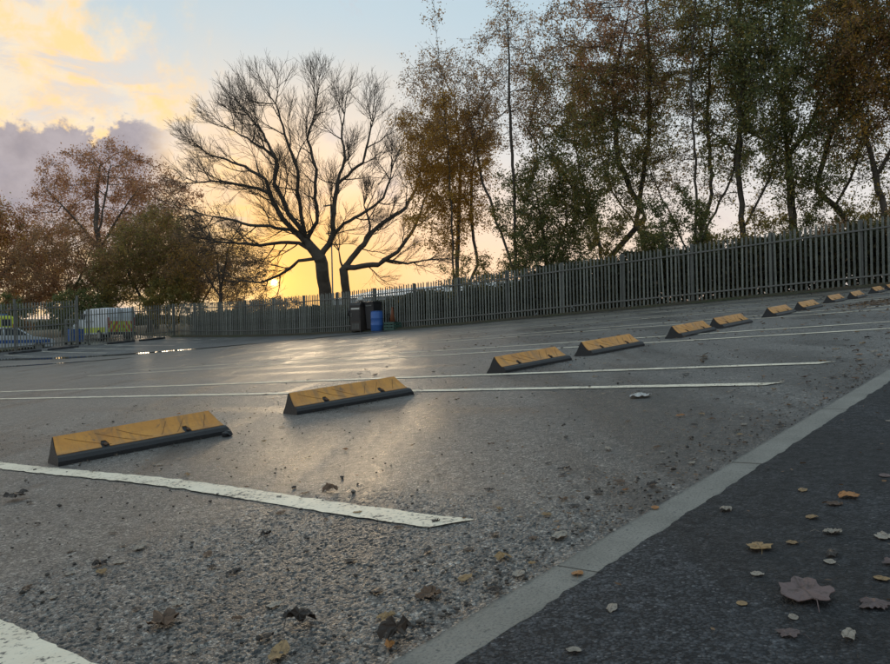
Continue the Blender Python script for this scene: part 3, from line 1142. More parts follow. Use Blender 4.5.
# crate and cone
cr = empty('plastic_crate', upright(25.95, 25.55), 'dark green crate carrying a traffic cone by the fence', 'crate')
MB().box(-0.26, 0.26, -0.33, 0.33, 0.0, 0.02).build('base', M_GREENC, cr)
for (x0, x1, y0, y1) in ((-0.26, -0.235, -0.33, 0.33), (0.235, 0.26, -0.33, 0.33), (-0.234, 0.234, -0.33, -0.305), (-0.234, 0.234, 0.305, 0.33)):
    s_ = MB()
    for z in (0.022, 0.15, 0.28):
        s_.box(x0, x1, y0, y1, z, z + 0.085)
    s_.build('side', M_GREENC, cr)
    for e in (0.0, 0.5, 1.0):
        xx = x0 + (x1 - x0) * e
        yy = y0 + (y1 - y0) * e
        MB().box(min(max(xx - .03, x0 + .002), x1 - .024), max(min(xx + .03, x1 - .002), x0 + .024), min(max(yy - .03, y0 + .002), y1 - .024), max(min(yy + .03, y1 - .002), y0 + .024), 0.021, 0.364).build('rib', M_GREENC, cr)
MB().box(-0.23, 0.23, -0.30, 0.30, 0.345, 0.365).build('shelf', M_GREENC, cr)
cn = empty('traffic_cone', upright(25.95, 25.55, 0.3, 0.366), 'orange traffic cone standing on the green crate', 'cone')
MB().box(-0.19, 0.19, -0.19, 0.19, 0.0, 0.03).build('base', M_BLACKP, cn)
MB().lathe([(0.145, 0.03), (0.03, 0.72), (0.022, 0.73), (0.0, 0.73)], 18).build('body', M_ORANGE, cn, None, True)


# ------------------------------------------------------------------ vehicles behind the left fence
M_WHITEV = mat_plain('white_car_paint', (0.62, 0.66, 0.70), 0.3, 0.06, 2)
M_LIME = mat_plain('lime_reflective', (0.55, 0.62, 0.04), 0.4, 0.08, 4)
M_REDR = mat_plain('red_orange_reflective', (0.55, 0.12, 0.04), 0.4, 0.12, 4)
M_GLASS = mat_plain('dark_glass', (0.02, 0.025, 0.03), 0.08, 0.05, 2)
M_BLUER = mat_plain('blue_reflective', (0.04, 0.12, 0.38), 0.4, 0.1, 4)
M_LAMP = mat_plain('red_lamp', (0.35, 0.02, 0.02), 0.25, 0.1, 4)
M_TYRE = mat_plain('tyre', (0.018, 0.018, 0.018), 0.8, 0.2, 8)
M_RIM = mat_plain('wheel_rim', (0.35, 0.36, 0.37), 0.35, 0.1, 8, metal=0.6)


def wheels(root, xs, half, r):
    for x in xs:
        for s in (-1, 1):
            y0, y1 = sorted((s * half, s * (half - 0.22)))
            w = MB().wheel(x, r, y0, y1, r).build('wheel', M_TYRE, root)
            MB().wheel(x, r, s * (half + 0.004) - (0.012 if s < 0 else 0), s * (half + 0.004) + (0.012 if s > 0 else 0), r * 0.62, 14).build('rim', M_RIM, w)


def van(mw, label, paint, stripe, L, H, chevrons, beacon=False):
    """rear at local x = 0, nose towards +x, width along y"""
    root = empty('van', mw, label, 'van')
    W = 0.98
    b = bmesh.new()
    side = [(0.0, 0.42), (L - 0.1, 0.36), (L, 0.5), (L, 0.95), (L - 0.25, 1.12), (L - 0.95, 1.3), (L - 1.65, H - 0.12), (L - 1.95, H), (0.12, H), (0.03, H - 0.08)]
    n = len(side)
    ring = []
    for s in (-1, 1):
        ring.append([b.verts.new((x, s * (W - 0.10 * max(0, (z - 1.0) / (H - 1.0))), z)) for x, z in side])
    b.faces.new(ring[0])
    b.faces.new(ring[1][::-1])
    for i in range(n):
        j = (i + 1) % n
        b.faces.new((ring[0][j], ring[0][i], ring[1][i], ring[1][j]))
    bmesh.ops.recalc_face_normals(b, faces=b.faces)
    bmesh.ops.bevel(b, geom=[e for e in b.edges], offset=0.05, segments=2, affect='EDGES', clamp_overlap=True)
    me = bpy.data.meshes.new('body')
    b.to_mesh(me)
    b.free()
    me.materials.append(paint)
    link('body', me, root)
    wheels(root, (0.95, L - 0.95), W + 0.005, 0.34)
    for s in (-1, 1):
        y0, y1 = sorted((s * (W + 0.004), s * (W - 0.02)))
        MB().box(0.12, L - 0.4, y0, y1, 0.52, 0.84).build('stripe', stripe, root)
        sw = W - 0.10 * 0.55
        y0, y1 = sorted((s * (sw + 0.022), s * (sw - 0.04)))
        MB().prism([(L - 1.95, 1.38), (L - 1.05, 1.38), (L - 1.55, H - 0.3), (L - 1.95, H - 0.3)], y0, y1).build('side_window', M_GLASS, root)
        MB().box(-0.022, 0.02, s * 0.86 - 0.06, s * 0.86 + 0.06, 0.95, 1.45).build('tail_lamp', M_LAMP, root)
        y0, y1 = sorted((s * (W + 0.012), s * (W - 0.01)))
        MB().box(1.7, 2.9, y0, y1, 1.22, 1.25).build('trim', M_DARK, root)
    MB().box(-0.06, 0.02, -W + 0.03, W - 0.03, 0.36, 0.52).build('bumper', M_BLACKP, root)
    MB().box(-0.014, 0.02, -0.006, 0.006, 0.55, H - 0.12).build('door_gap', M_DARK, root)
    for s in (-1, 1):
        MB().box(-0.012, 0.02, s * 0.45 - 0.28, s * 0.45 + 0.28, H - 0.62, H - 0.22).build('rear_window', M_GLASS if chevrons == 0 else paint, root)
    MB().box(-0.016, 0.02, -0.25, 0.25, 0.66, 0.77).build('number_plate', M_LIME, root)
    if chevrons:
        k = 0
        for s in (-1, 1):
            for q in range(7):
                y = 0.02 + q * 0.19
                xo = -0.010 - 0.001 * (q % 2)
                vs = [(xo, s * y, 0.54), (xo, s * min(y + 0.19, 0.93), 0.54), (xo, s * min(max(y - 0.25, 0.02), 0.93), 1.22), (xo, s * max(y - 0.44, 0.01), 1.22)]
                vs += [(0.01, a[1], a[2]) for a in vs]
                if y > 0.9:
                    vs[0] = (xo, s * 0.93, 0.54 + (y - 0.93) / 0.44 * 0.68)
                    vs[1] = (xo, s * 0.93, 0.56 + (y - 0.90) / 0.44 * 0.68)
                    vs[4], vs[5] = (0.01, vs[0][1], vs[0][2]), (0.01, vs[1][1], vs[1][2])
                MB().add(vs, [(0, 1, 2, 3), (7, 6, 5, 4), (0, 4, 5, 1), (1, 5, 6, 2), (2, 6, 7, 3), (3, 7, 4, 0)]).build('chevron', M_REDR if q % 2 else M_LIME, root)
    if beacon:
        MB().box(0.3, 0.5, -0.6, 0.6, H + 0.002, H + 0.12).build('beacon', M_BLUER, root)
    return root


V_ANG = U_ANG + math.pi / 2
van(Matrix.Translation(P(23.35, 46.9)) @ Matrix.Rotation(V_ANG, 4, 'Z'),
    'white van with lime stripe and orange chevrons on its rear behind the fence', M_WHITEV, M_LIME, 4.9, 2.05, 1)
van(Matrix.Translation(P(17.6, 50.6)) @ Matrix.Rotation(V_ANG + 0.15, 4, 'Z'),
    'bright yellow-green van parked behind the car at the gate', M_LIME, M_BLUER, 5.2, 1.95, 0, True)

# car, nose towards +u
car = empty('car', Matrix.Translation(P(15.0, 47.8)) @ Matrix.Rotation(U_ANG, 4, 'Z'), 'white car with blue side panels parked just behind the gate', 'car')
b = bmesh.new()
low = [(0.0, 0.32), (4.2, 0.30), (4.32, 0.45), (4.3, 0.68), (4.1, 0.80), (3.2, 0.93), (0.1, 0.98), (0.0, 0.8)]
cab = [(0.12, 0.96), (3.15, 0.92), (2.45, 1.38), (2.2, 1.45), (0.9, 1.48), (0.5, 1.42)]
for prof, w0, w1 in ((low, 0.86, 0.84), (cab, 0.83, 0.62)):
    zs = [z for _, z in prof]
    rr = []
    for s in (-1, 1):
        rr.append([b.verts.new((x, s * (w0 + (w1 - w0) * (z - min(zs)) / (max(zs) - min(zs))), z)) for x, z in prof])
    n = len(prof)
    f_ = [b.faces.new(rr[0]), b.faces.new(rr[1][::-1])]
    for i in range(n):
        j = (i + 1) % n
        f_.append(b.faces.new((rr[0][j], rr[0][i], rr[1][i], rr[1][j])))
bmesh.ops.recalc_face_normals(b, faces=b.faces)
bmesh.ops.bevel(b, geom=b.edges[:], offset=0.035, segments=2, affect='EDGES', clamp_overlap=True)
me = bpy.data.meshes.new('body')
b.to_mesh(me)
b.free()
me.materials.append(M_WHITEV)
link('body', me, car)
wheels(car, (0.75, 3.4), 0.865, 0.31)
for s in (-1, 1):
    def yy(z):
        return s * (0.83 - 0.21 * (z - 0.92) / 0.56 + 0.006)
    for pts in ([(0.75, 1.02), (1.55, 1.01), (1.55, 1.38), (0.95, 1.38)], [(1.63, 1.01), (2.85, 0.99), (2.35, 1.36), (1.63, 1.38)]):
        vs = [(x, yy(z), z) for x, z in pts] + [(x, yy(z) - s * 0.02, z) for x, z in pts]
        MB().add(vs, [(0, 1, 2, 3), (7, 6, 5, 4), (0, 4, 5, 1), (1, 5, 6, 2), (2, 6, 7, 3), (3, 7, 4, 0)]).build('side_window', M_GLASS, car)
    y0, y1 = sorted((s * 0.866, s * 0.84))
    MB().box(0.2, 4.0, y0, y1, 0.55, 0.74).build('stripe', M_BLUER, car)
    MB().box(4.22, 4.325, s * 0.62 - 0.14, s * 0.62 + 0.14, 0.58, 0.70).build('headlight', M_PALE, car)
    MB().box(-0.012, 0.05, s * 0.68 - 0.12, s * 0.68 + 0.12, 0.68, 0.84).build('tail_lamp', M_LAMP, car)
ws = [(3.06, -0.70, 0.99), (3.06, 0.70, 0.99), (2.5, 0.56, 1.36), (2.5, -0.56, 1.36)]
MB().add([(x + 0.012, y, z + 0.016) for x, y, z in ws] + [(x - 0.02, y, z - 0.02) for x, y, z in ws],
         [(0, 1, 2, 3), (7, 6, 5, 4), (0, 4, 5, 1), (1, 5, 6, 2), (2, 6, 7, 3), (3, 7, 4, 0)]).build('windscreen', M_GLASS, car)

# pale metal cage trolley between car and van
tr_ = empty('cage_trolley', upright(20.6, 47.2), 'dim blue-grey cage trolley between the car and the white van', 'trolley')
for x in (-0.4, 0.4):
    for y in (-0.35, 0.35):
        MB().tube((x, y, 0.15), (x, y, 1.55), 0.025, 0.025, 6).build('post', M_GALV, tr_)
        MB().wheel(x, 0.075, y - 0.02, y + 0.02, 0.075, 10).build('wheel', M_TYRE, tr_)
MB().box(-0.43, 0.43, -0.38, 0.38, 0.13, 0.17).build('base', M_GALVD, tr_)
for z in (0.6, 1.05, 1.5):
    for y in (-0.35, 0.35):
        MB().tube((-0.4, y, z), (0.4, y, z), 0.015, 0.015, 6).build('bar', M_GALV, tr_)
    for x in (-0.4, 0.4):
        MB().tube((x, -0.35, z), (x, 0.35, z), 0.015, 0.015, 6).build('bar', M_GALV, tr_)
MB().box(-0.36, 0.36, -0.31, 0.31, 0.18, 0.95).build('load', M_BLUER, tr_)

# lamp column behind the oak
lp = empty('street_lamp', upright(40.0, 45.9), 'slim grey lamp column seen against the glow between the oak trunks', 'street lamp')
MB().tube((0, 0, -0.1), (0, 0, 1.2), 0.09, 0.09, 10).build('base', M_GALV, lp)
MB().tube((0, 0, 1.2), (0, 0, 9.2), 0.065, 0.045, 10).build('column', M_GALV, lp)
MB().prism([(-0.1, 9.2), (0.1, 9.2), (0.08, 9.28), (-0.08, 9.28)], -0.05, 0.75).build('lamp_head', M_GALVD, lp)
MB().prism([(-0.08, 7.0), (0.08, 7.0), (0.06, 7.07), (-0.06, 7.07)], 0.04, 0.6).build('lamp_head', M_GALVD, lp)


# ------------------------------------------------------------------ trees
LEAF_N, LEAF_S = 1.9, 1.0


def colonize(pos, par, att, D, dk, di, rs, maxit=90, up=0.08):
    """space colonisation: grow nodes towards attractors; returns positions and parents"""
    pos = [np.array(p, float) for p in pos]
    par = list(par)
    kids = [0] * len(pos)
    for p in par:
        if p >= 0:
            kids[p] += 1
    A = np.array(att)
    Pn = np.array(pos)
    d2 = ((A[:, None, :] - Pn[None, :, :]) ** 2).sum(2)
    near = d2.argmin(1)
    dist = np.sqrt(d2.min(1))
    alive = dist > dk
    for it in range(maxit):
        idx = np.nonzero(alive & (dist < di))[0]
        if len(idx) == 0:
            break
        allp = np.array(pos)
        vec = A[idx] - allp[near[idx]]
        vec /= np.linalg.norm(vec, axis=1)[:, None] + 1e-9
        acc = {}
        for k, nd in enumerate(near[idx]):
            if nd in acc:
                acc[nd] += vec[k]
            else:
                acc[nd] = vec[k].copy()
        new = []
        for nd, v in acc.items():
            if kids[nd] >= 3:
                v = v + rs.normal(0, 0.8, 3)
                if kids[nd] >= 4:
                    continue
            v = v / (np.linalg.norm(v) + 1e-9) + rs.normal(0, 0.16, 3) + (0, 0, up)
            v /= np.linalg.norm(v)
            new.append(pos[nd] + v * D)
            par.append(int(nd))
            kids[nd] += 1
            kids.append(0)
        if not new:
            break
        base = len(pos)
        pos += new
        Nn = np.array(new)
        ai = np.nonzero(alive)[0]
        dd = ((A[ai][:, None, :] - Nn[None, :, :]) ** 2).sum(2)
        mi = dd.argmin(1)
        md = np.sqrt(dd[np.arange(len(ai)), mi])
        better = md < dist[ai]
        near[ai[better]] = mi[better] + base
        dist[ai[better]] = md[better]
        alive &= dist > dk
    return np.array(pos), np.array(par)


FAN_R = {1: (0.042, 0.016), 2: (0.018, 0.0088), 3: (0.0098, 0.0058), 4: (0.0066, 0.0038)}


def fan(pos, par, rr, i0, d, length, level, rs, centre, last=4):
    """a branch that forks again and again, always fanning outwards and up"""
    nseg = {1: 7, 2: 6, 3: 4, 4: 3}[level]
    cur = i0
    d = d / (np.linalg.norm(d) + 1e-9)
    ra, rb = FAN_R[level]
    for k in range(nseg):
        out = pos[cur] - centre
        out /= np.linalg.norm(out) + 1e-9
        d = d + rs.normal(0, 0.095, 3) + np.array((0, 0, 0.03)) + out * 0.05
        d /= np.linalg.norm(d)
        pos.append(pos[cur] + d * (length / nseg))
        par.append(cur)
        rr.append(min(ra + (rb - ra) * (k + 1) / nseg, rr[cur]))
        cur = len(pos) - 1
        if level < last and k >= 1:
            nk = (1 if rs.uniform() < (1.0 if level == 1 else 0.80) else 0) + (1 if k == nseg - 1 else 0)
            for _ in range(nk):
                side = np.cross(d, rs.normal(0, 1, 3))
                side /= np.linalg.norm(side) + 1e-9
                a = math.radians(rs.uniform(24, 50)) * (0.6 if k == nseg - 1 else 1)
                nd = d * math.cos(a) + side * math.sin(a) + out * 0.06 + np.array((0, 0, 0.05))
                fan(pos, par, rr, cur, nd, length * rs.uniform(0.55, 0.92) * (1 - 0.35 * k / nseg), level + 1, rs, centre, last)


def tubes(pos, par, rad, minr=0.0):
    """every edge a tapered prism; rings share the node's direction so limbs join"""
    n = len(pos)
    dirs = np.zeros_like(pos)
    main = -np.ones(n, int)
    for i in range(n):
        p = par[i]
        if p >= 0:
            dirs[i] = pos[i] - pos[p]
            if main[p] < 0 or rad[i] > rad[main[p]]:
                main[p] = i
    for i in range(n):
        if par[i] < 0:
            dirs[i] = (pos[main[i]] - pos[i]) if main[i] >= 0 else (0, 0, 1)
    dirs /= np.linalg.norm(dirs, axis=1)[:, None] + 1e-9
    ch = np.nonzero((par >= 0) & (rad >= minr))[0]
    V, Fc = [], []
    off = 0
    for k, lo, hi in ((8, 0.07, 9), (5, 0.02, 0.07), (3, 0.0, 0.02)):
        e = ch[(rad[ch] >= lo) & (rad[ch] < hi)]
        if len(e) == 0:
            continue
        p = par[e]
        is_main = main[p] == e
        r0 = np.where(is_main, rad[p], np.minimum(rad[e] * 1.15, rad[p]))
        r1 = rad[e]
        d0 = np.where(is_main[:, None], dirs[p], dirs[e])
        d1 = dirs[e]

        def frame(d):
            ref = np.where((np.abs(d[:, 1]) < 0.9)[:, None], np.array([[0, 1., 0]]), np.array([[1., 0, 0]]))
            a = np.cross(d, ref)
            a /= np.linalg.norm(a, axis=1)[:, None] + 1e-9
            return a, np.cross(d, a)
        a0, b0 = frame(d0)
        a1, b1 = frame(d1)
        q = 2 * np.pi * np.arange(k) / k
        c, s = np.cos(q)[None, :, None], np.sin(q)[None, :, None]
        R0 = pos[p][:, None, :] + (a0[:, None, :] * c + b0[:, None, :] * s) * r0[:, None, None]
        R1 = pos[e][:, None, :] + (a1[:, None, :] * c + b1[:, None, :] * s) * r1[:, None, None]
        vv = np.concatenate([R0, R1], 1).reshape(-1, 3)
        i0 = (np.arange(len(e)) * 2 * k)[:, None] + np.arange(k)[None, :]
        i1 = (np.arange(len(e)) * 2 * k)[:, None] + (np.arange(k)[None, :] + 1) % k
        ff = np.stack([i0, i0 + k, i1 + k, i1], 2).reshape(-1, 4) + off
        V.append(vv)
        Fc.append(ff)
        off += len(vv)
    if not V:
        return np.zeros((0, 3)), np.zeros((0, 4), int)
    return np.concatenate(V), np.concatenate(Fc)


def leaf_quads(cent, size, rs, droop=0.4):
    n = len(cent)
    a = rs.normal(0, 1, (n, 3))
    a[:, 2] -= droop
    a /= np.linalg.norm(a, axis=1)[:, None]
    b = np.cross(a, rs.normal(0, 1, (n, 3)))
    b /= np.linalg.norm(b, axis=1)[:, None] + 1e-9
    L = size * rs.uniform(0.55, 1.3, (n, 1))
    W = L * rs.uniform(0.45, 0.75, (n, 1))
    v = np.stack([cent - a * L / 2, cent - a * L * 0.05 + b * W / 2, cent + a * L / 2, cent - a * L * 0.05 - b * W / 2], 1).reshape(-1, 3)
    f = np.arange(4 * n).reshape(n, 4)
    return v, f


def radii(pos, par, tip, expo, rmax=None):
    n = len(pos)
    acc = np.zeros(n)
    hask = np.zeros(n, bool)
    for i in range(n - 1, -1, -1):
        if not hask[i]:
            acc[i] = tip ** expo
        p = par[i]
        if p >= 0:
            acc[p] += acc[i]
            hask[p] = True
    # seeded limbs can have children listed before parents only for p < i, so one pass is enough
    r = acc ** (1 / expo)
    return r


def tree(name, label, u, v, s, stems, lobes, natt=700, D=0.45, dk=0.7, di=5.0, tip=0.011, expo=2.35, rbase=None,
         twigs=2, tlen=0.6, leaves=(), bark=None, seed=1, group='trees behind the fence', fanning=None, up=0.08, depth_jit=0.5, cat='tree', maxit=90, twig_r=0.007):
    """stems: polylines of (dx, dz) in local units of s metres (x to the right along the fence view, z up);
       lobes: (cx, cz, rx, rz, depth_m, weight); leaves: (material, count, size, zlo, zhi, spread, droop)"""
    rs = np.random.RandomState(seed)
    pos, par = [], []
    for si, st in enumerate(stems):
        pts = [np.array((x * s, 0.0, z * s)) for x, z in st]
        if si == 0:
            prev = -1
        else:
            dd = [np.linalg.norm((p - pts[0]) * (1, 0.3, 1)) for p in pos]
            prev = int(np.argmin(dd))
            pts[0] = pos[prev]
        ydir = rs.uniform(-1, 1) * depth_jit
        y0 = pts[0][1]
        run = 0.0
        for k in range(len(pts) - 1):
            seg = pts[k + 1] - pts[k]
            if k == 0 and si > 0:
                seg = pts[1] - np.array((pts[0][0], 0, pts[0][2]))
            ln = max(np.hypot(seg[0], seg[2]), 1e-6)
            m = max(1, int(ln / D))
            for q in range(1 if (k > 0 or si > 0) else 0, m + 1):
                f = q / m
                if k == 0 and si > 0:
                    c = np.array((pts[0][0], 0, pts[0][2])) + seg * f
                else:
                    c = np.array((pts[k][0], 0, pts[k][2])) + seg * f
                c[1] = y0 + ydir * (run + ln * f)
                c += rs.normal(0, 0.025 * min(1, ln), 3) if q not in (0,) else 0
                pos.append(c)
                par.append(prev)
                prev = len(pos) - 1
            run += ln
    if fanning:
        f_len, f_step, f_centre, f_from = fanning
        ends = [i for i in range(len(pos)) if i not in set(par)]
        n0 = len(pos)
        cen = np.array((f_centre[0] * s, 0, f_centre[1] * s))
        depth_in = np.zeros(n0)
        for i in range(n0):
            depth_in[i] = 0 if par[i] < 0 else depth_in[par[i]] + np.linalg.norm(pos[i] - pos[par[i]])
        down = np.zeros(n0)
        for i in range(n0 - 1, 0, -1):
            if par[i] >= 0:
                down[par[i]] += down[i] + np.linalg.norm(pos[i] - pos[par[i]])
        rr = list(0.034 + (rbase - 0.034) * (down / down.max()) ** 0.58)
        for i in range(n0):
            if depth_in[i] < f_from or par[i] < 0:
                continue
            d = pos[i] - pos[par[i]]
            d = d / (np.linalg.norm(d) + 1e-9)
            if i in ends:
                for q in range(3):
                    fan(pos, par, rr, i, d + rs.normal(0, 0.42, 3), f_len * rs.uniform(0.7, 1.0), 1, rs, cen)
            elif i % f_step == 0:
                side = np.cross(d, rs.normal(0, 1, 3))
                side /= np.linalg.norm(side) + 1e-9
                a = math.radians(rs.uniform(38, 72))
                fan(pos, par, rr, i, d * math.cos(a) + side * math.sin(a), f_len * rs.uniform(0.6, 1.25), 1, rs, cen)
        pos, par = np.array(pos), np.array(par)
    att = []
    wsum = sum(l[5] for l in lobes)
    for cx, cz, rx, rz, dy, w in lobes:
        k = int(natt * w / wsum)
        p = rs.normal(0, 1, (k, 3))
        p /= np.linalg.norm(p, axis=1)[:, None]
        p *= rs.uniform(0, 1, (k, 1)) ** 0.42
        att.append(p * (rx * s, dy, rz * s) + (cx * s, 0, cz * s))
    if not fanning:
        att = np.concatenate(att)
        att = att[att[:, 2] > 0.6]
        pos, par = colonize(pos, par, att, D, dk, di, rs, maxit, up)
    rad = np.array(rr) if fanning else radii(pos, par, tip, expo)
    if rbase and not fanning:
        gam = math.log(rbase / tip) / math.log(rad.max() / tip)
        rad = tip * (rad / tip) ** gam
    # root flare
    zrel = pos[:, 2]
    rad = rad * np.where((zrel < 0.8) & (np.abs(pos[:, 0]) < 1.5), 1 + 0.35 * (1 - np.clip(zrel, 0, 0.8) / 0.8), 1)
    mw = Matrix.Translation(P(u, v, -0.12))
    root = empty(name, mw, label, cat, group)
    V, Fq = tubes(pos, par, rad)
    link('trunk', np_mesh('trunk', V, Fq, bark or M_BARK, True), root)
    # fine twigs
    twigs = 0 if fanning else twigs
    fine = np.nonzero((rad < 0.035) & (par >= 0))[0]
    tw_p, tw_par, tw_r = [], [], []
    tips = []
    if twigs and len(fine):
        for i in fine:
            d = pos[i] - pos[par[i]]
            d /= np.linalg.norm(d) + 1e-9
            for q in range(twigs):
                a = d * 0.75 + rs.normal(0, 0.62, 3) + (0, 0, up)
                a /= np.linalg.norm(a)
                ln = tlen * rs.uniform(0.45, 1.25)
                st = pos[par[i]] + (pos[i] - pos[par[i]]) * rs.uniform(0.2, 1.0)
                b0 = len(tw_p)
                tw_p += [st, st + a * ln * 0.5 + rs.normal(0, 0.05, 3), st + a * ln + rs.normal(0, 0.10, 3)]
                tw_par += [-1, b0, b0 + 1]
                tw_r += [twig_r * 1.3, twig_r, twig_r * 0.55]
                tips += [tw_p[-1], tw_p[-2], (tw_p[-1] + tw_p[-2]) / 2]
        V, Fq = tubes(np.array(tw_p), np.array(tw_par), np.array(tw_r))
        tag(link('crown' if not leaves else 'twigs', np_mesh('twigs', V, Fq, bark or M_BARK), root), kind='stuff')
    tips = np.array(tips) if tips else pos[fine]
    for mat, cnt, size, zlo, zhi, spread, droop in leaves:
        zz = tips[:, 2] / s
        cnt, size = int(cnt * LEAF_N), size * LEAF_S
        pool = tips[(zz >= zlo) & (zz <= zhi)]
        if len(pool) < 5:
            continue
        # leaves gather in clumps: a random share of the tips carries most of them
        wgt = rs.gamma(0.42, 1.0, len(pool)) + 0.02
        pick = rs.choice(len(pool), cnt, p=wgt / wgt.sum())
        c = pool[pick] + rs.normal(0, spread * rs.uniform(0.2, 0.75, (cnt, 1)), (cnt, 3)) - (0, 0, 0.5 * droop * spread)
        V, Fq = leaf_quads(c, size, rs, droop)
        tag(link('crown', np_mesh('crown', V, Fq, LEAF[mat]), root), kind='stuff')
    return root


# the big bare oak with its forked trunk (units: 0.0594 m; origin at the foot)
S = 0.0594


def rel(bx, by, pts):
    return [(x - bx, by - y) for x, y in pts]


oakA = [[(329, 330), (328.5, 300), (327.5, 275), (325.5, 257)],
        [(325.5, 257), (309, 235), (292, 222), (269, 216), (246, 214), (222, 206), (196, 200)],
        [(309, 235), (300, 226), (282, 205), (271, 180), (262, 150), (238, 132), (195, 112)],
        [(313, 240), (302, 218), (290, 199), (284, 180), (274, 158), (277, 126), (259, 83), (240, 58)],
        [(316, 232), (307, 210), (305, 180), (306, 147), (297, 112), (288, 66)],
        [(316, 230), (323, 210), (323, 190), (321, 180), (324, 141), (315, 103), (326, 62)],
        [(313, 250), (300, 237), (269, 235), (250, 237), (215, 232), (185, 226)],
        [(317, 260), (298, 260), (275, 273), (250, 279), (225, 276)],
        [(327.5, 253), (334, 241), (339, 226), (338, 205), (341, 180), (342, 156), (351, 118), (347, 82), (350, 54)],
        [(340, 226), (351, 212), (374, 199), (393, 182), (402, 150)],
        [(345, 158), (370, 127), (382, 74)],
        [(277, 126), (262, 110), (228, 84)],
        [(270, 170), (245, 160), (205, 150), (180, 150)]]
oakA = [[(x * (0.83 if x < 0 else 0.95), z if z < 75 else 75 + (z - 75) * 0.72) for x, z in rel(328.5, 330, p)] for p in oakA]
tree('oak_tree', 'large leafless oak with a forked trunk spreading a wide bare crown against the sunset', 30.0, 34.92, S, oakA,
     [], D=0.34, tip=0.0085, expo=2.5, rbase=0.38, seed=7, depth_jit=0.35, fanning=(1.75, 2, (0, 80), 5.0))
oakB = [[(346.5, 330), (346.5, 290), (345.5, 270)],
        [(345.5, 272), (343, 262), (341.5, 252)],
        [(346, 270), (365, 245), (374, 231), (395, 216), (407, 207), (418, 186), (424, 160)],
        [(347, 272), (380, 266), (399, 254), (412, 237), (420, 222), (428, 200)],
        [(390, 262), (408, 266), (425, 262)], [(366, 244), (372, 226), (366, 206)]]
oakB = [rel(346.5, 330, p) for p in oakB]
tree('oak_tree', 'low bare tree whose heavy limb leans right across the glow', 30.5, 33.71, 0.0589, oakB,
     [], D=0.34, tip=0.0085, expo=2.5, rbase=0.26, seed=9, depth_jit=0.3, fanning=(1.3, 3, (20, 60), 4.6))

# copper tree and its neighbours at the left
tree('beech_tree', 'broad copper-leaved tree at the far left under the lilac cloud', 32.0, 66.0, 0.0850,
     [[(0, 0), (2, 60), (0, 100)], [(0, 80), (-18, 110), (-40, 140)], [(1, 95), (12, 130), (20, 160)], [(0, 100), (-6, 140), (-8, 170)], [(1, 80), (30, 112), (52, 132)]],
     [(-22, 140, 54, 54, 4.5, 2.2), (36, 132, 56, 50, 4.5, 2.0), (0, 162, 48, 36, 4.0, 1.5), (-52, 105, 46, 46, 4, 1.0), (50, 90, 46, 40, 4, 1.0)],
     natt=900, D=0.5, dk=0.75, di=5, twigs=2, tlen=0.7, rbase=0.34, seed=11,
     leaves=(('copper', 19000, 0.17, 30, 400, 0.5, 0.3),))
tree('beech_tree', 'orange-brown tree low at the left edge behind the gate', 23.5, 68.0, 0.0830,
     [[(0, 0), (0, 50)], [(0, 45), (20, 80)], [(0, 45), (-15, 85)]],
     [(0, 82, 50, 56, 4.0, 1.0), (34, 66, 46, 44, 3.0, 0.8), (-30, 60, 40, 46, 3, 0.6)],
     natt=520, D=0.5, dk=0.75, di=5, twigs=2, rbase=0.26, seed=12,
     leaves=(('copper', 11000, 0.19, 8, 400, 0.5, 0.3), ('orange', 6000, 0.17, 8, 400, 0.5, 0.3)))
tree('hawthorn_tree', 'bushy olive tree beside the copper tree behind the white van', 29.0, 54.0, 0.0760,
     [[(0, 0), (0, 30), (3, 60)], [(0, 20), (-18, 60)], [(0, 20), (20, 70)]],
     [(-6, 74, 44, 42, 3.6, 1.5), (14, 96, 34, 32, 3.0, 1.0), (-30, 52, 32, 30, 3.0, 0.8), (30, 60, 32, 40, 3, 1.0)],
     natt=760, D=0.45, dk=0.7, di=5, twigs=4, tlen=0.62, rbase=0.2, seed=13,
     leaves=(('olive', 13000, 0.14, 0, 400, 0.4, 0.2), ('brown', 8500, 0.14, 50, 400, 0.4, 0.2)))
tree('hawthorn_tree', 'thin brown tree catching orange light left of the oak', 31.0, 47.6, 0.0720,
     [[(0, 0), (0, 40), (-4, 80)], [(0, 40), (14, 80)], [(0, 30), (-18, 62)]],
     [(-4, 84, 30, 44, 2.6, 1.0), (-30, 72, 24, 38, 2.2, 0.8), (26, 66, 24, 36, 2.2, 0.7)],
     natt=520, D=0.42, dk=0.62, di=4, twigs=4, tlen=0.65, rbase=0.14, seed=14,
     leaves=(('brown', 5600, 0.11, 10, 400, 0.35, 0.3), ('orange', 2800, 0.11, 0, 90, 0.35, 0.3)))

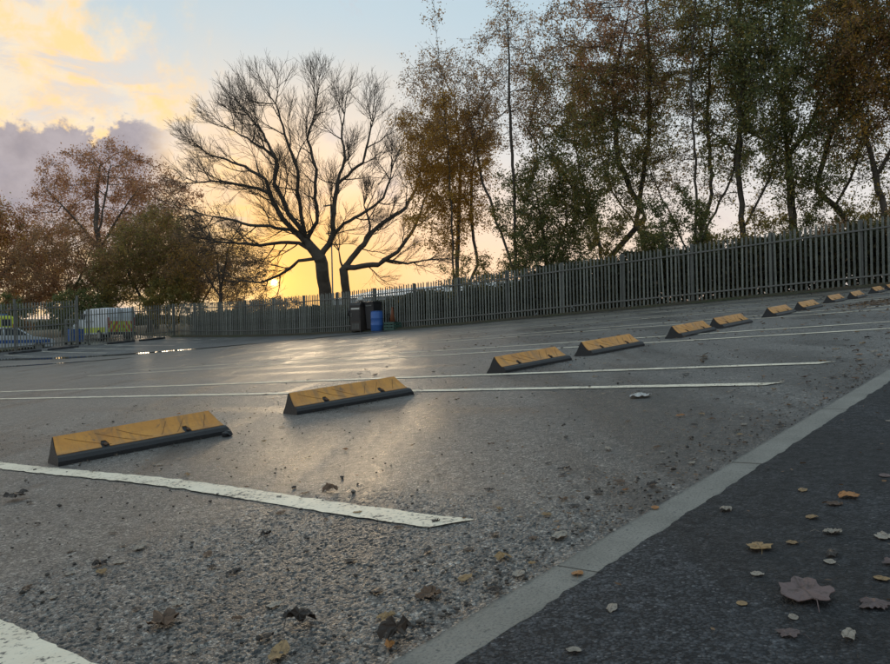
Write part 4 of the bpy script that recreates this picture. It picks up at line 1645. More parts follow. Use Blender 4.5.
tree('hawthorn_tree', 'rounded orange-brown tree filling the gap behind the white van', 31.5, 57.5, 0.0780,
     [[(0, 0), (0, 34), (2, 66)], [(0, 24), (-20, 66)], [(0, 24), (18, 70)]],
     [(0, 82, 46, 44, 3.4, 1.4), (-28, 66, 36, 40, 3.0, 0.9), (28, 62, 34, 44, 3.0, 0.9)],
     natt=640, D=0.5, dk=0.75, di=5, twigs=4, tlen=0.7, rbase=0.18, seed=15,
     leaves=(('brown', 8500, 0.14, 0, 400, 0.45, 0.2), ('orange', 5000, 0.13, 0, 110, 0.45, 0.2)))
tree('hawthorn_tree', 'low rusty tree between the olive tree and the bare oak', 32.5, 52.5, 0.0740,
     [[(0, 0), (0, 30), (-2, 56)], [(0, 20), (16, 56)], [(0, 20), (-16, 50)]],
     [(0, 62, 36, 40, 3.0, 1.2), (26, 54, 30, 34, 2.6, 0.8), (-26, 58, 30, 34, 2.6, 0.8)],
     natt=520, D=0.45, dk=0.7, di=5, twigs=4, tlen=0.62, rbase=0.13, seed=16,
     leaves=(('brown', 5200, 0.125, 0, 400, 0.4, 0.2), ('copper', 4200, 0.125, 0, 400, 0.4, 0.2)))
tree('hawthorn_tree', 'brown bushy tree under the copper crown at the left', 25.5, 60.5, 0.0800,
     [[(0, 0), (0, 34), (2, 60)], [(0, 24), (-20, 62)], [(0, 24), (20, 66)]],
     [(0, 72, 44, 44, 3.4, 1.4), (-28, 58, 36, 38, 3.0, 0.9), (28, 60, 36, 40, 3.0, 0.9)],
     natt=600, D=0.5, dk=0.75, di=5, twigs=4, tlen=0.7, rbase=0.16, seed=18,
     leaves=(('brown', 8000, 0.14, 0, 400, 0.5, 0.2), ('copper', 5000, 0.14, 0, 400, 0.5, 0.2)))
tree('beech_tree', 'copper and olive tree cut by the left edge of the picture', 21.0, 72.0, 0.0880,
     [[(0, 0), (0, 60), (2, 100)], [(0, 50), (-22, 95)], [(0, 60), (24, 100)]],
     [(0, 108, 50, 54, 4.0, 1.4), (36, 92, 44, 52, 3.6, 1.0), (-30, 84, 40, 46, 3.4, 0.8)],
     natt=640, D=0.5, dk=0.78, di=5, twigs=3, tlen=0.7, rbase=0.22, seed=17,
     leaves=(('copper', 9000, 0.18, 10, 400, 0.5, 0.2), ('olive', 5000, 0.17, 10, 400, 0.5, 0.2)))

# birch with orange skirts
tree('birch_tree', 'tall birch with hanging orange leaves right of the oak', 29.0, 24.24, 0.0493,
     [[(0, 0), (-1, 90), (-4, 170), (-12, 250), (-14, 290)], [(0, 20), (6, 90), (10, 170), (6, 240)], [(0, 12), (24, 60), (18, 110), (20, 150), (34, 215)]],
     [(-16, 205, 40, 88, 2.4, 2.2), (18, 190, 34, 78, 2.4, 1.6), (-4, 130, 50, 50, 2.6, 1.4)],
     natt=820, D=0.4, dk=0.62, di=4.5, tip=0.008, twigs=3, tlen=0.75, rbase=0.15, seed=21, bark=M_BARK, up=-0.02,
     leaves=(('orange', 19000, 0.1, 40, 215, 0.34, 1.0), ('brown', 9000, 0.09, 160, 330, 0.3, 1.0)))
tree('birch_tree', 'sparse birch with a thin see-through top between two leafy trees', 29.0, 20.62, 0.0463,
     [[(0, 0), (-1, 120), (-6, 200), (-8, 290)], [(0, 70), (22, 120), (10, 170), (28, 250)], [(0, 50), (-30, 150), (-38, 210)]],
     [(-8, 250, 44, 64, 2.2, 1.5), (24, 240, 32, 60, 2.0, 1.0), (-30, 210, 26, 50, 2, 0.8)],
     natt=560, D=0.4, dk=0.62, di=4.5, tip=0.008, twigs=2, tlen=0.8, rbase=0.10, seed=22, up=0.0,
     leaves=(('brown', 6800, 0.085, 140, 400, 0.26, 0.8),))
tree('alder_tree', 'dark green leafy tree low between the birches and the next tall tree', 29.6, 19.2, 0.0455,
     [[(0, 0), (0, 60), (-6, 110)], [(0, 40), (22, 100)], [(0, 30), (-22, 90)]],
     [(-10, 108, 46, 56, 2.4, 1.6), (22, 100, 38, 60, 2.4, 1.2)],
     natt=560, D=0.4, dk=0.62, di=4.5, twigs=4, tlen=0.62, rbase=0.16, seed=23,
     leaves=(('green', 9500, 0.105, 0, 400, 0.28, 0.2), ('olive', 3500, 0.10, 60, 400, 0.28, 0.2)))
tree('alder_tree', 'tall brown and green tree with slanting trunks left of the gap', 29.0, 16.20, 0.0425,
     [[(10, 0), (8, 70), (0, 120), (-6, 190), (-2, 260), (-10, 320)], [(4, 110), (-28, 150), (-64, 196)], [(2, 140), (-34, 176), (-50, 215)], [(10, 50), (50, 96), (22, 150), (14, 220), (30, 300)]],
     [(-12, 240, 58, 92, 2.6, 2.4), (28, 210, 52, 95, 2.6, 2.0), (-8, 140, 62, 56, 2.4, 1.4)],
     natt=950, D=0.4, dk=0.6, di=4.5, twigs=4, tlen=0.65, rbase=0.15, seed=24,
     leaves=(('olive', 11000, 0.10, 50, 250, 0.26, 0.4), ('brown', 9500, 0.10, 190, 420, 0.26, 0.5), ('green', 6500, 0.10, 60, 200, 0.26, 0.3)))
tree('alder_tree', 'slender tree with reddish-brown top standing right of the slanting trunks', 29.4, 13.9, 0.0400,
     [[(0, 0), (-4, 80), (-30, 130), (-46, 210), (-56, 290)], [(-8, 90), (0, 170), (-4, 250), (-14, 330)]],
     [(-34, 270, 44, 80, 2.2, 1.6), (4, 270, 42, 84, 2.2, 1.4), (-10, 160, 44, 60, 2.0, 0.9)],
     natt=640, D=0.4, dk=0.62, di=4.5, twigs=3, tlen=0.6, rbase=0.11, seed=25,
     leaves=(('copper', 7000, 0.09, 200, 450, 0.26, 0.6), ('olive', 3600, 0.09, 60, 260, 0.26, 0.4)))
tree('alder_tree', 'many-stemmed olive tree whose thin stems fan out above the fence', 29.0, 12.2, 0.0390,
     [[(0, 0), (2, 60), (0, 130), (-8, 210), (-6, 320)], [(2, 50), (22, 110), (20, 190), (30, 280)], [(4, 50), (34, 120), (44, 210), (48, 300)], [(0, 40), (-20, 110), (-34, 170)]],
     [(-10, 265, 46, 90, 2.2, 1.6), (38, 260, 42, 90, 2.2, 1.4), (8, 145, 52, 56, 2.0, 1.0)],
     natt=760, D=0.38, dk=0.6, di=4.5, twigs=4, tlen=0.65, rbase=0.10, seed=26,
     leaves=(('olive', 9500, 0.09, 150, 450, 0.25, 0.4), ('brown', 3600, 0.09, 60, 300, 0.25, 0.4)))
tree('alder_tree', 'upright tree with a straight single trunk near the middle of the right-hand group', 29.2, 10.4, 0.0377,
     [[(8, 0), (4, 60), (-2, 130), (0, 200), (-2, 330)], [(4, 70), (26, 120), (32, 180)], [(0, 140), (-30, 175), (-50, 190)]],
     [(-6, 265, 46, 95, 2.2, 1.8), (32, 250, 42, 86, 2.2, 1.3), (6, 140, 50, 56, 2.0, 0.9)],
     natt=680, D=0.38, dk=0.6, di=4.5, twigs=4, tlen=0.62, rbase=0.12, seed=27,
     leaves=(('green', 9500, 0.095, 120, 450, 0.25, 0.3), ('olive', 5000, 0.09, 60, 450, 0.25, 0.3)))
tree('alder_tree', 'thick dark tree with two trunks and the densest green crown', 29.0, 8.05, 0.0357,
     [[(0, 0), (-2, 70), (2, 135), (4, 200), (2, 330)], [(2, 120), (16, 60), (30, 40)], [(3, 130), (34, 112), (66, 76), (80, 30)], [(4, 150), (34, 190), (50, 230)], [(2, 150), (-30, 180), (-40, 240)]],
     [(0, 250, 56, 92, 2.4, 2.6), (36, 225, 48, 84, 2.4, 1.6), (-32, 215, 44, 76, 2.2, 1.2), (10, 130, 60, 46, 2.0, 0.6)],
     natt=980, D=0.36, dk=0.56, di=4.5, twigs=4, tlen=0.62, rbase=0.15, seed=28,
     leaves=(('green', 19000, 0.095, 90, 450, 0.25, 0.3), ('olive', 5000, 0.09, 60, 450, 0.25, 0.3)))
tree('alder_tree', 'leaning tree with an angular bare limb near the right edge', 29.0, 6.55, 0.0345,
     [[(20, 0), (18, 60), (4, 90), (-20, 120), (-46, 132)], [(6, 88), (20, 128), (26, 160)], [(-10, 110), (-4, 150), (12, 200), (20, 300)]],
     [(8, 245, 52, 86, 2.2, 1.6), (20, 170, 48, 70, 2.0, 0.9)],
     natt=560, D=0.36, dk=0.58, di=4.5, twigs=4, tlen=0.62, rbase=0.11, seed=29,
     leaves=(('brown', 5200, 0.09, 130, 450, 0.25, 0.3), ('orange', 2400, 0.09, 160, 300, 0.25, 0.3), ('green', 2800, 0.09, 60, 450, 0.25, 0.3)))
tree('alder_tree', 'tall tree with a slim dark trunk at the right edge of the picture', 29.0, 5.25, 0.0333,
     [[(0, 0), (-2, 90), (-12, 160), (-20, 230), (-18, 330)], [(-4, 110), (16, 170), (26, 240)], [(-12, 170), (-40, 205), (-52, 240)]],
     [(-18, 255, 56, 86, 2.2, 1.8), (24, 240, 48, 86, 2.2, 1.4), (0, 150, 50, 60, 2, 0.9)],
     natt=720, D=0.36, dk=0.58, di=4.5, twigs=4, tlen=0.62, rbase=0.11, seed=30,
     leaves=(('orange', 5000, 0.09, 150, 300, 0.25, 0.3), ('brown', 6000, 0.09, 180, 450, 0.25, 0.3), ('olive', 4500, 0.09, 60, 450, 0.25, 0.3)))
tree('alder_tree', 'leafy tree only partly inside the right edge of the picture', 29.0, 3.2, 0.0320,
     [[(0, 0), (-2, 120), (-10, 230), (-8, 330)], [(-2, 110), (-30, 190), (-40, 260)]],
     [(-6, 260, 56, 90, 2.4, 1.0)],
     natt=520, D=0.4, dk=0.62, di=4.5, twigs=4, tlen=0.62, rbase=0.15, seed=31,
     leaves=(('copper', 5000, 0.09, 150, 450, 0.25, 0.3), ('olive', 4500, 0.09, 60, 450, 0.25, 0.3)))

# shrubs pressed against the back of the fence
shrubs = [(28.3, 25.6, 1.5, 1.9, 'orange', 2600, 'low rusty shrub at the foot of the orange birch'),
          (28.2, 21.8, 2.1, 3.6, 'olive', 5400, 'olive shrub behind the fence under the sparse birch'),
          (28.4, 18.6, 2.1, 4.2, 'green', 7000, 'dark green shrub behind the fence left of the slanting trunks'),
          (28.3, 14.6, 1.9, 4.4, 'olive', 7200, 'tall olive shrub behind the fence right of the slanting trunks'),
          (28.2, 12.4, 1.7, 4.6, 'green', 7600, 'dark shrub rising above the fence in front of the many-stemmed tree'),
          (28.3, 10.6, 1.3, 2.8, 'olive', 3200, 'loose olive shrub at the foot of the upright tree'),
          (28.2, 8.6, 1.3, 2.0, 'green', 2800, 'low green shrub at the foot of the thick dark tree'),
          (28.3, 6.6, 1.3, 2.3, 'brown', 2600, 'brown shrub under the angular bare limb'),
          (28.2, 4.4, 1.6, 2.6, 'brown', 3200, 'brown shrub behind the fence at the right edge'),
          (29.6, 9.4, 1.3, 3.6, 'olive', 4200, 'thin-stemmed olive shrub left of the thick dark tree'),
          (29.6, 7.4, 1.3, 3.4, 'green', 4200, 'dark shrub between the thick tree and the leaning one'),
          (29.5, 5.6, 1.3, 3.2, 'olive', 3800, 'olive shrub at the foot of the slim trunk by the right edge'),
          (28.6, 50.2, 2.6, 4.2, 'olive', 5200, 'olive hedge shrub behind the far fence corner'),
          (31.0, 43.2, 2.6, 2.6, 'brown', 4200, 'low brown thicket under the setting sun'),
          (29.5, 38.6, 2.6, 2.2, 'brown', 3600, 'low brown thicket between the setting sun and the oak trunk'),
          (24.0, 54.5, 2.4, 3.4, 'green', 5200, 'dark green shrub just behind the white van'),
          (19.5, 58.0, 3.0, 3.6, 'green', 5600, 'dark green thicket between the yellow van and the white van'),
          (26.4, 58.5, 2.8, 4.4, 'green', 5200, 'green shrub rising behind the gate post and the white van'),
          (21.5, 62.0, 3.4, 4.0, 'brown', 5200, 'brown thicket behind the yellow van')]
for i, (u, v, w, h, mt, cnt, lab) in enumerate(shrubs):
    k = 0.05
    tree('shrub', lab, u, v, k, [[(0, 0), (0, 0.35 * h / k)], [(0, 1), (0.4 * w / k, 0.6 * h / k)], [(0, 1), (-0.4 * w / k, 0.55 * h / k)]],
         [(0, 0.55 * h / k, w / k, 0.48 * h / k, min(w, 1.1), 1.0)], natt=240, D=0.3, dk=0.45, di=3.5, twigs=3, tlen=0.4, rbase=0.06, seed=60 + i,
         leaves=((mt, cnt, 0.085 if v < 40 else 0.13, 0, 999, 0.2, 0.1),), group='shrubs behind the fence', cat='shrub')

# brambles: a thick uncountable belt behind the pales
rs = np.random.RandomState(77)
nB = 110000
vv = rs.uniform(1.0, 45.0, nB)
dep = rs.beta(1.3, 1.6, nB) * 2.6 + 0.25
hmax = np.array([0.9 + 0.75 * mnoise.noise((q * 0.55, 3.3, 0)) + 0.5 * mnoise.noise((q * 1.7, 1.3, 0)) for q in vv])
hmax = np.where(vv < 20, hmax * 0.8 + 1.15, hmax * 0.6 + 0.85).clip(0.25, 2.2)
hh = rs.uniform(0, 1, nB) ** 0.8 * hmax
pts = np.array([tuple(P(26.5 + d_, q, h_)) for d_, q, h_ in zip(dep, vv, hh)])
V, Fq = leaf_quads(pts, 0.17, rs, 0.2)
tag(link('brambles', np_mesh('brambles', V, Fq, LEAF['bramble'])), kind='stuff')


# ------------------------------------------------------------------ far background: wooded rise and a pale shed
def far_wood(name, u0, u1, vfun, n, hfun, seed, mat, size):
    r_ = np.random.RandomState(seed)
    uu = r_.uniform(u0, u1, n)
    pts = []
    for q in uu:
        v = vfun(q) + r_.normal(0, 3)
        h = hfun(q) * r_.uniform(0, 1) ** 0.7
        pts.append(tuple(P(q, v, h)))
    V, F_ = leaf_quads(np.array(pts), size, r_, 0.0)
    tag(link(name, np_mesh(name, V, F_, LEAF[mat])), kind='stuff')


far_wood('distant_wood', 30, 175, lambda q: 150 + (q - 100) * -0.55, 26000,
         lambda q: 3.2 + 2.6 * mnoise.noise((q * 0.07, 0, 0)) + 1.4 * mnoise.noise((q * 0.25, 4, 0)), 5, 'bramble', 0.9)

M_SHED = mat_plain('pale_sheet_cladding', (0.42, 0.45, 0.48), 0.5, 0.1, 0.6)
M_SHEDR = mat_plain('pale_sheet_roof', (0.55, 0.57, 0.58), 0.4, 0.1, 0.6)
sh = empty('warehouse', upright(83.0, 64.0), 'long pale warehouse beyond the fence under the leaning limb', 'building')
MB().box(-9, 9, -21, 21, -0.5, 3.4).build('wall', M_SHED, sh)
MB().prism([(-9.4, 3.4), (9.4, 3.4), (0, 5.0)], -21.4, 21.4).build('roof', M_SHEDR, sh)
for k in range(6):
    MB().box(-9.06, -8.98, -18 + k * 7, -14.5 + k * 7, -0.4, 2.6).build('door', M_DARK2, sh)

# ------------------------------------------------------------------ fallen leaves
def mat_fallen(name, a, b, rough=0.5):
    m, t = new_mat(name)
    p = opos(t)
    rnd = t.n('ShaderNodeObjectInfo').outputs['Random']
    n = t.noise(p, 5, 5, 0.65)
    c = t.mix(t.m('ADD', t.m('MULTIPLY', rnd, 0.6), t.m('MULTIPLY', n, 0.5), clamp=True), a, b)
    # veins
    sp = t.n('ShaderNodeSeparateXYZ', {0: p})
    mid = t.sstep(t.m('ABSOLUTE', sp.outputs[1]), 0.03, 0.008)
    side = t.m('ABSOLUTE', t.m('SINE', t.m('MULTIPLY', t.m('ADD', sp.outputs[0], t.m('MULTIPLY', t.m('ABSOLUTE', sp.outputs[1]), -0.9)), 24.0)))
    vein = t.m('MAXIMUM', mid, t.m('MULTIPLY', t.sstep(side, 0.14, 0.03), 0.5))
    c = t.mix(t.m('MULTIPLY', vein, 0.35), c, (0.05, 0.03, 0.02))
    spot = t.noise(p, 7.0, 5, 0.7)
    c = t.mix(t.m('MULTIPLY', t.sstep(spot, 0.5, 0.68), 0.7), c, (0.05, 0.032, 0.022))
    c = t.mix(t.m('MULTIPLY', t.sstep(spot, 0.42, 0.28), 0.4), c, (0.40, 0.30, 0.22))
    d = t.n('ShaderNodeBsdfPrincipled', {'Base Color': c, 'Roughness': rough, 'Specular IOR Level': 0.4,
                                         'Normal': t.n('ShaderNodeBump', {'Height': t.m('SUBTRACT', n, t.m('MULTIPLY', vein, 0.5)), 'Distance': 0.002, 'Strength': 0.6}).outputs[0]})
    tr = t.n('ShaderNodeBsdfTranslucent', {'Color': c})
    mx = t.n('ShaderNodeMixShader', {0: 0.18, 1: d.outputs[0], 2: tr.outputs[0]})
    t.link(mx.outputs[0], t.n('ShaderNodeOutputMaterial').inputs['Surface'])
    return m


FM = {'tan': mat_fallen('tan_leaf', (0.42, 0.27, 0.12), (0.30, 0.19, 0.09)),
      'orange': mat_fallen('orange_leaf', (0.50, 0.22, 0.06), (0.34, 0.15, 0.05)),
      'pale': mat_fallen('pale_leaf', (0.42, 0.36, 0.29), (0.30, 0.25, 0.20)),
      'brown': mat_fallen('brown_leaf', (0.17, 0.095, 0.05), (0.11, 0.065, 0.04)),
      'mauve': mat_fallen('mauve_brown_leaf', (0.20, 0.13, 0.12), (0.13, 0.09, 0.085)),
      'dark': mat_fallen('dark_wet_leaf', (0.05, 0.035, 0.025), (0.03, 0.022, 0.018), 0.35),
      'white': mat_fallen('white_scrap', (0.6, 0.58, 0.55), (0.5, 0.48, 0.45))}


def outline(kind, n=36):
    pts = []
    for i in range(n):
        a = 2 * math.pi * i / n
        if kind == 'birch':
            r = 0.5 * (0.72 + 0.28 * math.cos(a)) * (1 + 0.05 * ((i % 2) - 0.5))
            x, y = r * math.cos(a) * 1.15, r * math.sin(a) * 0.85
        elif kind == 'maple':
            lob = abs(math.cos(2.5 * a)) ** 1.1
            r = 0.30 + 0.21 * lob * (0.72 + 0.28 * math.cos(a)) + 0.035 * ((i % 2) - 0.5) + 0.05 * math.sin(3 * a + 1)
            x, y = r * math.cos(a), r * math.sin(a)
        elif kind == 'lobed':
            r = 0.42 + 0.035 * math.cos(7 * a) + 0.045 * math.cos(3 * a + 0.6) + 0.04 * math.cos(5 * a + 2) + 0.02 * ((i % 2) - 0.5)
            x, y = r * math.cos(a) * 1.1, r * math.sin(a) * 0.85
        else:
            r = 0.46 + 0.03 * math.cos(5 * a)
            x, y = r * math.cos(a) * 1.05, r * math.sin(a) * 0.5
        pts.append((x, y))
    return pts


def leaf_mesh(kind, curl, crumple, seed, stem=True):
    ol = outline(kind)
    n = len(ol)
    vs = [(0, 0)]
    rings = (0.5, 1.0)
    for q in rings:
        vs += [(x * q, y * q) for x, y in ol]
    out = []
    for x, y in vs:
        d = math.hypot(x, y)
        z = (1 if seed % 7 < 3.5 else -1) * curl * (y * y * 0.95 + 0.35 * x * x + 0.2 * x * y) + 0.8 * crumple * (mnoise.noise((x * 4 + seed, y * 4, seed)) + 0.5 * mnoise.noise((x * 11, y * 11, seed)))
        if crumple > 0.25:
            x *= 1 - 0.25 * abs(mnoise.noise((x * 3, y * 3, seed + 4)))
        out.append([x, y, z])
    zmin = min(p[2] for p in out)
    for p in out:
        p[2] -= zmin - 0.012
    fs = []
    for i in range(n):
        j = (i + 1) % n
        fs.append((0, 1 + i, 1 + j))
        fs.append((1 + i, 1 + n + i, 1 + n + j, 1 + j))
    if stem:
        b = len(out)
        x0, z0 = -0.36, out[1 + n + n // 2][2]
        zz = max(0.03, z0)
        out += [[x0, -0.012, zz], [x0, 0.012, zz], [x0 - 0.22, 0.03, zz + 0.04 + 0.3 * crumple], [x0 - 0.22, 0.018, zz + 0.04 + 0.3 * crumple],
                [x0 - 0.42, 0.075, 0.03 + 0.2 * crumple], [x0 - 0.42, 0.063, 0.03 + 0.2 * crumple]]
        fs += [(b, b + 1, b + 2, b + 3), (b + 3, b + 2, b + 4, b + 5)]
    # a little thickness underneath
    m = len(out)
    return out, fs


LK = {}


def leaf_data(kind, curl, crumple, variant, mat):
    key = (kind, round(curl, 2), round(crumple, 2), variant, mat)
    if key not in LK:
        v, f = leaf_mesh(kind, curl, crumple, variant * 3.7 + 1.3, kind != 'strip' and variant % 2 == 0)
        b = bmesh.new()
        bv = [b.verts.new(p) for p in v]
        for q in f:
            b.faces.new([bv[i] for i in q])
        bmesh.ops.recalc_face_normals(b, faces=b.faces)
        bmesh.ops.solidify(b, geom=b.faces[:], thickness=0.012)
        me = bpy.data.meshes.new('fallen_leaf')
        b.to_mesh(me)
        b.free()
        me.materials.append(FM[mat])
        LK[key] = me
    return LK[key]


def ground_lift(v):
    return 0.006 if v < KV0 else 0.004


def fallen(u, v, size, kind, mat, curl, crumple, yaw, label, group=None, variant=0, tilt=0.0, name='fallen_leaf'):
    me = leaf_data(kind, curl, crumple, variant, mat)
    mw = gframe(u, v, yaw, ground_lift(v)) @ Matrix.Rotation(tilt, 4, 'X') @ Matrix.Scale(size, 4)
    o = link(name, me, None, mw)
    return tag(o, label, 'leaf' if name == 'fallen_leaf' else 'scrap', group)


# the leaves one can pick out: u, v, size, shape, colour, curl, crumple, yaw, label
SPECIAL = [
    (1.434, 0.406, 0.113, 'lobed', 'mauve', 0.10, 0.03, 0.6, 'largest leaf, flat mauve-brown and lobed, on the dark pavement'),
    (1.437, 0.296, 0.060, 'maple', 'mauve', 0.2, 0.10, 2.6, 'mauve-brown lobed leaf at the right edge of the pavement'),
    (1.647, 0.555, 0.061, 'maple', 'tan', 0.35, 0.10, 0.5, 'tan pointed leaf lying alone in the middle of the dark pavement'),
    (1.497, 0.506, 0.033, 'birch', 'pale', 0.2, 0.05, 1.2, 'small pale oval leaf just above the largest leaf'),
    (1.704, 0.502, 0.030, 'birch', 'tan', 0.6, 0.1, 2.1, 'small tan leaf right of the tan pointed leaf'),
    (1.662, 0.419, 0.043, 'strip', 'dark', 1.1, 0.15, 0.2, 'dark curled leaf near the right edge of the pavement'),
    (1.611, 0.407, 0.030, 'birch', 'pale', 0.2, 0.05, 1.0, 'small pale leaf touching the dark curled leaf'),
    (2.101, 0.488, 0.059, 'maple', 'orange', 0.7, 0.12, 3.9, 'orange maple leaf with its stalk up on the pavement'),
    (2.023, 0.494, 0.044, 'birch', 'brown', 0.4, 0.12, 1.9, 'brown leaf tucked under the orange maple leaf'),
    (1.892, 0.514, 0.038, 'birch', 'tan', 0.6, 0.12, 0.9, 'yellow-tan curled leaf below the orange maple leaf'),
    (2.128, 0.604, 0.035, 'birch', 'tan', 0.3, 0.08, 0.2, 'small tan leaf left of the orange maple leaf'),
    (1.805, 0.351, 0.050, 'maple', 'pale', 0.3, 0.10, 0.6, 'pale leaf cut by the right edge, higher one'),
    (1.558, 0.306, 0.035, 'birch', 'tan', 0.3, 0.08, 1.2, 'tan leaf at the right edge above the mauve-brown lobed leaf'),
    (1.327, 0.395, 0.024, 'birch', 'pale', 0.2, 0.05, 0.4, 'tiny pale leaf below the largest leaf'),
    (1.265, 0.383, 0.040, 'maple', 'mauve', 0.15, 0.06, 1.5, 'flat mauve leaf lowest on the pavement at the right'),
    (1.864, 0.891, 0.030, 'birch', 'orange', 0.5, 0.10, 0.8, 'small orange leaf lying on the concrete kerb, farther one'),
    (1.363, 0.826, 0.038, 'birch', 'orange', 0.5, 0.06, 0.6, 'orange-brown oval leaf on the kerb by the stone joint'),
    (1.062, 0.648, 0.030, 'birch', 'pale', 0.9, 0.10, 2.2, 'pale upright curled leaf at the bottom edge of the pavement'),
    (0.928, 1.181, 0.070, 'maple', 'dark', 0.9, 0.40, 0.4, 'dark crumpled leaf ball at the bottom of the parking asphalt'),
    (0.800, 1.453, 0.078, 'lobed', 'brown', 0.3, 0.22, 0.9, 'crumpled brown leaf left of the dark leaf ball'),
    (0.931, 2.017, 0.046, 'maple', 'dark', 0.9, 0.35, 1.4, 'dark curled leaf with a reddish tip at the lower left'),
    (0.966, 1.973, 0.040, 'birch', 'pale', 0.2, 0.06, 1.9, 'pale flat leaf next to the dark curled leaf at the lower left'),
    (0.850, 2.020, 0.034, 'birch', 'pale', 0.8, 0.10, 0.3, 'small pale curled leaf at the far lower left'),
    (0.819, 1.101, 0.068, 'strip', 'tan', 1.0, 0.10, 0.6, 'yellowish trough-shaped leaf at the bottom edge'),
    (0.968, 0.957, 0.072, 'maple', 'dark', 0.9, 0.42, 2.0, 'big crumpled dark leaf against the kerb at the bottom'),
    (1.147, 1.041, 0.057, 'maple', 'brown', 0.4, 0.22, 2.7, 'brown leaf with a torn lobe left of the kerb'),
    (1.255, 1.029, 0.038, 'birch', 'tan', 0.7, 0.12, 2.5, 'tan curled leaf between the white line end and the kerb'),
    (1.313, 0.941, 0.040, 'birch', 'pale', 0.4, 0.10, 0.3, 'pale leaf tight against the kerb near the stone joint'),
    (1.208, 3.339, 0.100, 'maple', 'dark', 0.6, 0.25, 0.2, 'dark ragged leaf at the left edge below the white line'),
    (1.725, 2.017, 0.069, 'lobed', 'brown', 0.6, 0.30, 1.1, 'brown crumpled leaf just behind the thick white line'),
    (1.109, 1.789, 0.044, 'strip', 'brown', 0.5, 0.08, 0.7, 'dark brown narrow leaf left of the middle foreground'),
    (0.958, 1.310, 0.042, 'birch', 'pale', 0.15, 0.05, 0.2, 'pale flat leaf above the dark leaf ball'),
    (0.865, 1.519, 0.036, 'birch', 'pale', 0.15, 0.05, 0.9, 'pale flat leaf above the crumpled brown leaf'),
    (0.809, 1.586, 0.030, 'strip', 'dark', 0.5, 0.12, 0.4, 'small black curled leaf above the crumpled brown leaf'),
    (1.292, 1.786, 0.036, 'maple', 'dark', 0.8, 0.35, 0.4, 'small dark twisted leaf below the white line'),
    (1.579, 1.004, 0.068, 'strip', 'pale', 0.35, 0.10, 0.2, 'long grey leaf beside the kerb right of the white line end'),
    (0.932, 0.941, 0.028, 'birch', 'orange', 0.8, 0.20, 0.7, 'small orange leaf tucked under the big crumpled one at the kerb'),
    (1.063, 2.058, 0.066, 'strip', 'pale', 0.3, 0.10, 0.9, 'long pale narrow leaf at the left below the white line'),
    (1.564, 1.391, 0.026, 'maple', 'dark', 0.4, 0.25, 0.3, 'dark scrap of leaf stuck on the white line end'),
    (1.555, 1.689, 0.036, 'birch', 'tan', 0.3, 0.08, 1.7, 'tan leaf lying on the thick white line'),
]
rng = random.Random(42)
for i, (u, v, sz, kd, mt, cu, crm, yw, lab) in enumerate(SPECIAL):
    dz = 0
    o = fallen(u, v, sz, kd, mt, max(cu, 0.3), max(crm, 0.09), yw, lab, 'fallen leaves', i)
tag(fallen(3.867, 1.926, 0.15, 'lobed', 'white', 0.2, 0.12, 0.7, 'white torn paper scrap on the asphalt beyond the thin line end', None, 3, name='paper_scrap'))

# leaves nothing tells apart: scattered, thicker along the kerb
taken = [(s[0], s[1]) for s in SPECIAL]
n_lot = n_pave = n_kerb = 0
tries = 0
scat = []
while len(scat) < 295 and tries < 9000:
    tries += 1
    u = 0.75 + 9.5 * rng.random() ** 1.55
    if rng.random() < 0.40:
        v = 0.93 + abs(rng.gauss(0, 0.32))
    elif rng.random() < 0.24:
        v = rng.uniform(0.2, 0.76)
    else:
        v = 0.95 + 6.0 * rng.random() ** 1.4
    if KV0 - 0.03 < v < KV1 + 0.012:
        continue
    if any((u - a) ** 2 + (v - b_) ** 2 < 0.0036 for a, b_ in taken):
        continue
    if any(ua - 0.1 < u < ub + 0.1 and min(va, vb) - 0.08 < v < max(va, vb) + 0.3 for ua, va, ub, vb in stop_spots):
        continue
    taken.append((u, v))
    scat.append((u, v))
for i, (u, v) in enumerate(scat):
    q = rng.random()
    if v < KV0:
        mt = rng.choice(['pale', 'tan', 'pale', 'mauve'])
        grp = 'small leaves on the pavement'
        zone = 'on the dark pavement close to the kerb' if v > 0.55 else 'on the dark pavement away from the kerb'
    else:
        mt = rng.choice(['pale', 'brown', 'dark', 'tan', 'brown', 'pale', 'dark', 'orange' if u > 2 else 'tan'])
        grp = 'small leaves on the car park'
        if v < 1.2:
            zone = 'on the asphalt close along the kerb' + (', near end' if u < 1.9 else ', middle stretch' if u < 4.2 else ', far end')
        elif u < 1.56:
            zone = 'on the asphalt before the thick white line'
        elif v < 2.6:
            zone = 'on the asphalt between thick line and thin lines' if u < 4.28 else 'up the slope right of the thin line ends'
        elif v < 3.9:
            zone = 'in front of the two nearest wheel stops' if u < 4.28 else 'in front of the farther wheel stops'
        else:
            zone = 'on the asphalt behind the wheel stops'
    kd = rng.choice(['birch', 'birch', 'strip', 'maple'])
    shp = {'birch': 'oval', 'strip': 'narrow', 'maple': 'lobed'}[kd]
    lab = f'small {mt} {shp} leaf {zone}'
    fallen(u, v, rng.uniform(0.022, 0.046) * (1 if u < 4 else 1.35), kd, mt, rng.choice([0.2, 0.5, 0.9]), rng.choice([0.06, 0.2]), rng.uniform(0, 6.28), lab, grp, rng.randrange(6))

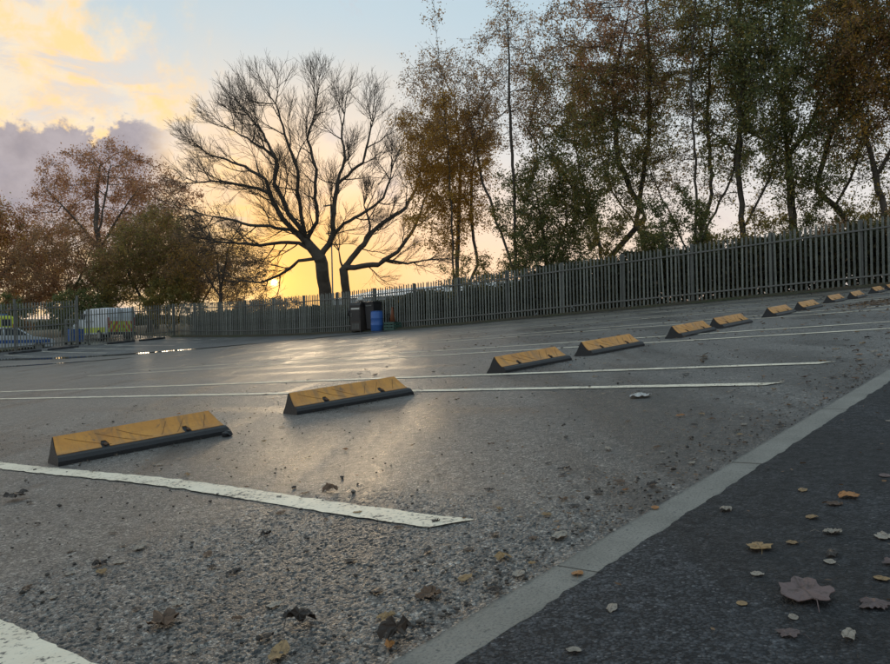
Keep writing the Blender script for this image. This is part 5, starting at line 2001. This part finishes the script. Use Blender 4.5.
# leaf heap up the slope and drifts at the verge: uncountable
rs = np.random.RandomState(9)
cen, small = [], []
for k in range(520):
    a = rs.normal(0, 1, 2)
    cen.append(tuple(P(13.6 + a[0] * 0.8, 2.75 + a[1] * 0.22, 0.01 + 0.035 * rs.uniform() * math.exp(-(a[0] ** 2 + a[1] ** 2) / 3))))
for k in range(3600):
    v = rs.uniform(1.0, 44.5)
    cen.append(tuple(P(25.95 + abs(rs.normal(0, 0.28)) - 0.35, v, 0.075 + 0.03 * rs.uniform())))
for k in range(1500):
    u = 1.6 + 9 * rs.uniform() ** 1.3
    v = (KV1 + 0.02 + abs(rs.normal(0, 0.25))) if k % 2 else (1.0 + 5 * rs.uniform() ** 1.3)
    small.append(tuple(P(u, v, 0.009)))
for k in range(120):
    small.append(tuple(P(1.2 + 6 * rs.uniform(), rs.uniform(-0.4, 0.77), 0.012)))
for k in range(1300):
    u, v = rs.uniform(8, 25.5), 1.0 + abs(rs.normal(0, 6))
    cen.append(tuple(P(u, v, 0.012)))
V, Fq = leaf_quads(np.array(cen), 0.065, rs, 0.0)
V2, _ = leaf_quads(np.array(small), 0.021, rs, 0.0)
V = np.concatenate([V, V2])
Fq = np.arange(len(V)).reshape(-1, 4)
V = V.reshape(-1, 4, 3)
cz = V.mean(1, keepdims=True)
V[:, :, 2] = cz[:, :, 2] + (V[:, :, 2] - cz[:, :, 2]) * 0.25
M_DRIFT = mat_leaf('leaf_drift', [(0.0, (0.06, 0.04, 0.025)), (0.6, (0.16, 0.09, 0.045)), (1.0, (0.30, 0.20, 0.11))], 0.1)
tag(link('leaf_litter', np_mesh('leaf_litter', V.reshape(-1, 3), Fq, M_DRIFT)), kind='stuff')

# grit, loose chippings and crumbs of leaf on the asphalt
gv, gf = [], []
ico = bmesh.new()
bmesh.ops.create_icosphere(ico, subdivisions=1, radius=1.0)
iv = np.array([q.co[:] for q in ico.verts])
if_ = [[q.index for q in f.verts] for f in ico.faces]
ico.free()
GR_M = mat_leaf('grit', [(0.0, (0.02, 0.018, 0.016)), (0.45, (0.06, 0.05, 0.042)), (0.85, (0.15, 0.13, 0.11)), (1.0, (0.30, 0.27, 0.23))], 0.0)
tri_v, tri_f = [], []
for k in range(2600):
    u = 0.7 + 9 * rs.uniform() ** 1.8
    if rs.uniform() < 0.3:
        v = KV1 + abs(rs.normal(0, 0.12)) + 0.005
    else:
        v = KV1 + 6 * rs.uniform() ** 1.3
    if k % 9 == 0:
        st_ = stop_spots[rs.randint(0, 4)]
        f = rs.uniform()
        u = st_[0] + (st_[2] - st_[0]) * f
        v = st_[1] + (st_[3] - st_[1]) * f - abs(rs.normal(0.03, 0.09)) - 0.02
    s = rs.uniform(0.0022, 0.0062) * (1.7 if rs.uniform() < 0.05 else 1)
    off = len(tri_v) * 12
    dfm = iv * rs.uniform(0.6, 1.25, (12, 1)) * (s, s * rs.uniform(0.6, 1.2), s * 0.6)
    tri_v.append(dfm + np.array(P(u, v, s * 0.35 + 0.003)))
    tri_f += [[q + off for q in f] for f in if_]
tag(link('grit', np_mesh('grit', np.concatenate(tri_v), np.array(tri_f), GR_M)), kind='stuff')

# a dark clump of stones, modelled as one black lump, by the nearest stop, and a stick up the slope
b = bmesh.new()
bmesh.ops.create_icosphere(b, subdivisions=3, radius=0.028)
for q in b.verts:
    q.co *= 1 + 0.4 * mnoise.noise(q.co * 60)
    q.co.z = max(q.co.z * 0.8, -0.012) + 0.012
me = bpy.data.meshes.new('stone_clump')
b.to_mesh(me)
b.free()
me.materials.append(M_RUB)
tag(link('stone_clump', me, None, gframe(2.50, 3.80)), 'black lump lying at the right end of the nearest wheel stop', 'lump')
sk = MB()
pr = None
for k in range(9):
    p = (k * 0.085, 0.02 * math.sin(k * 1.3), 0.012 + 0.006 * math.sin(k * 2.1) ** 2)
    if pr:
        sk.tube(pr, p, 0.010 - 0.0006 * k, 0.0095 - 0.0006 * k, 6)
    pr = p
sk.tube((0.34, 0.01, 0.014), (0.45, 0.07, 0.02), 0.005, 0.002, 5)
tag(sk.build('stick', M_BARK, None, gframe(5.55, 2.25, 0.35)), 'thin dark stick lying on the asphalt between two bays', 'stick')
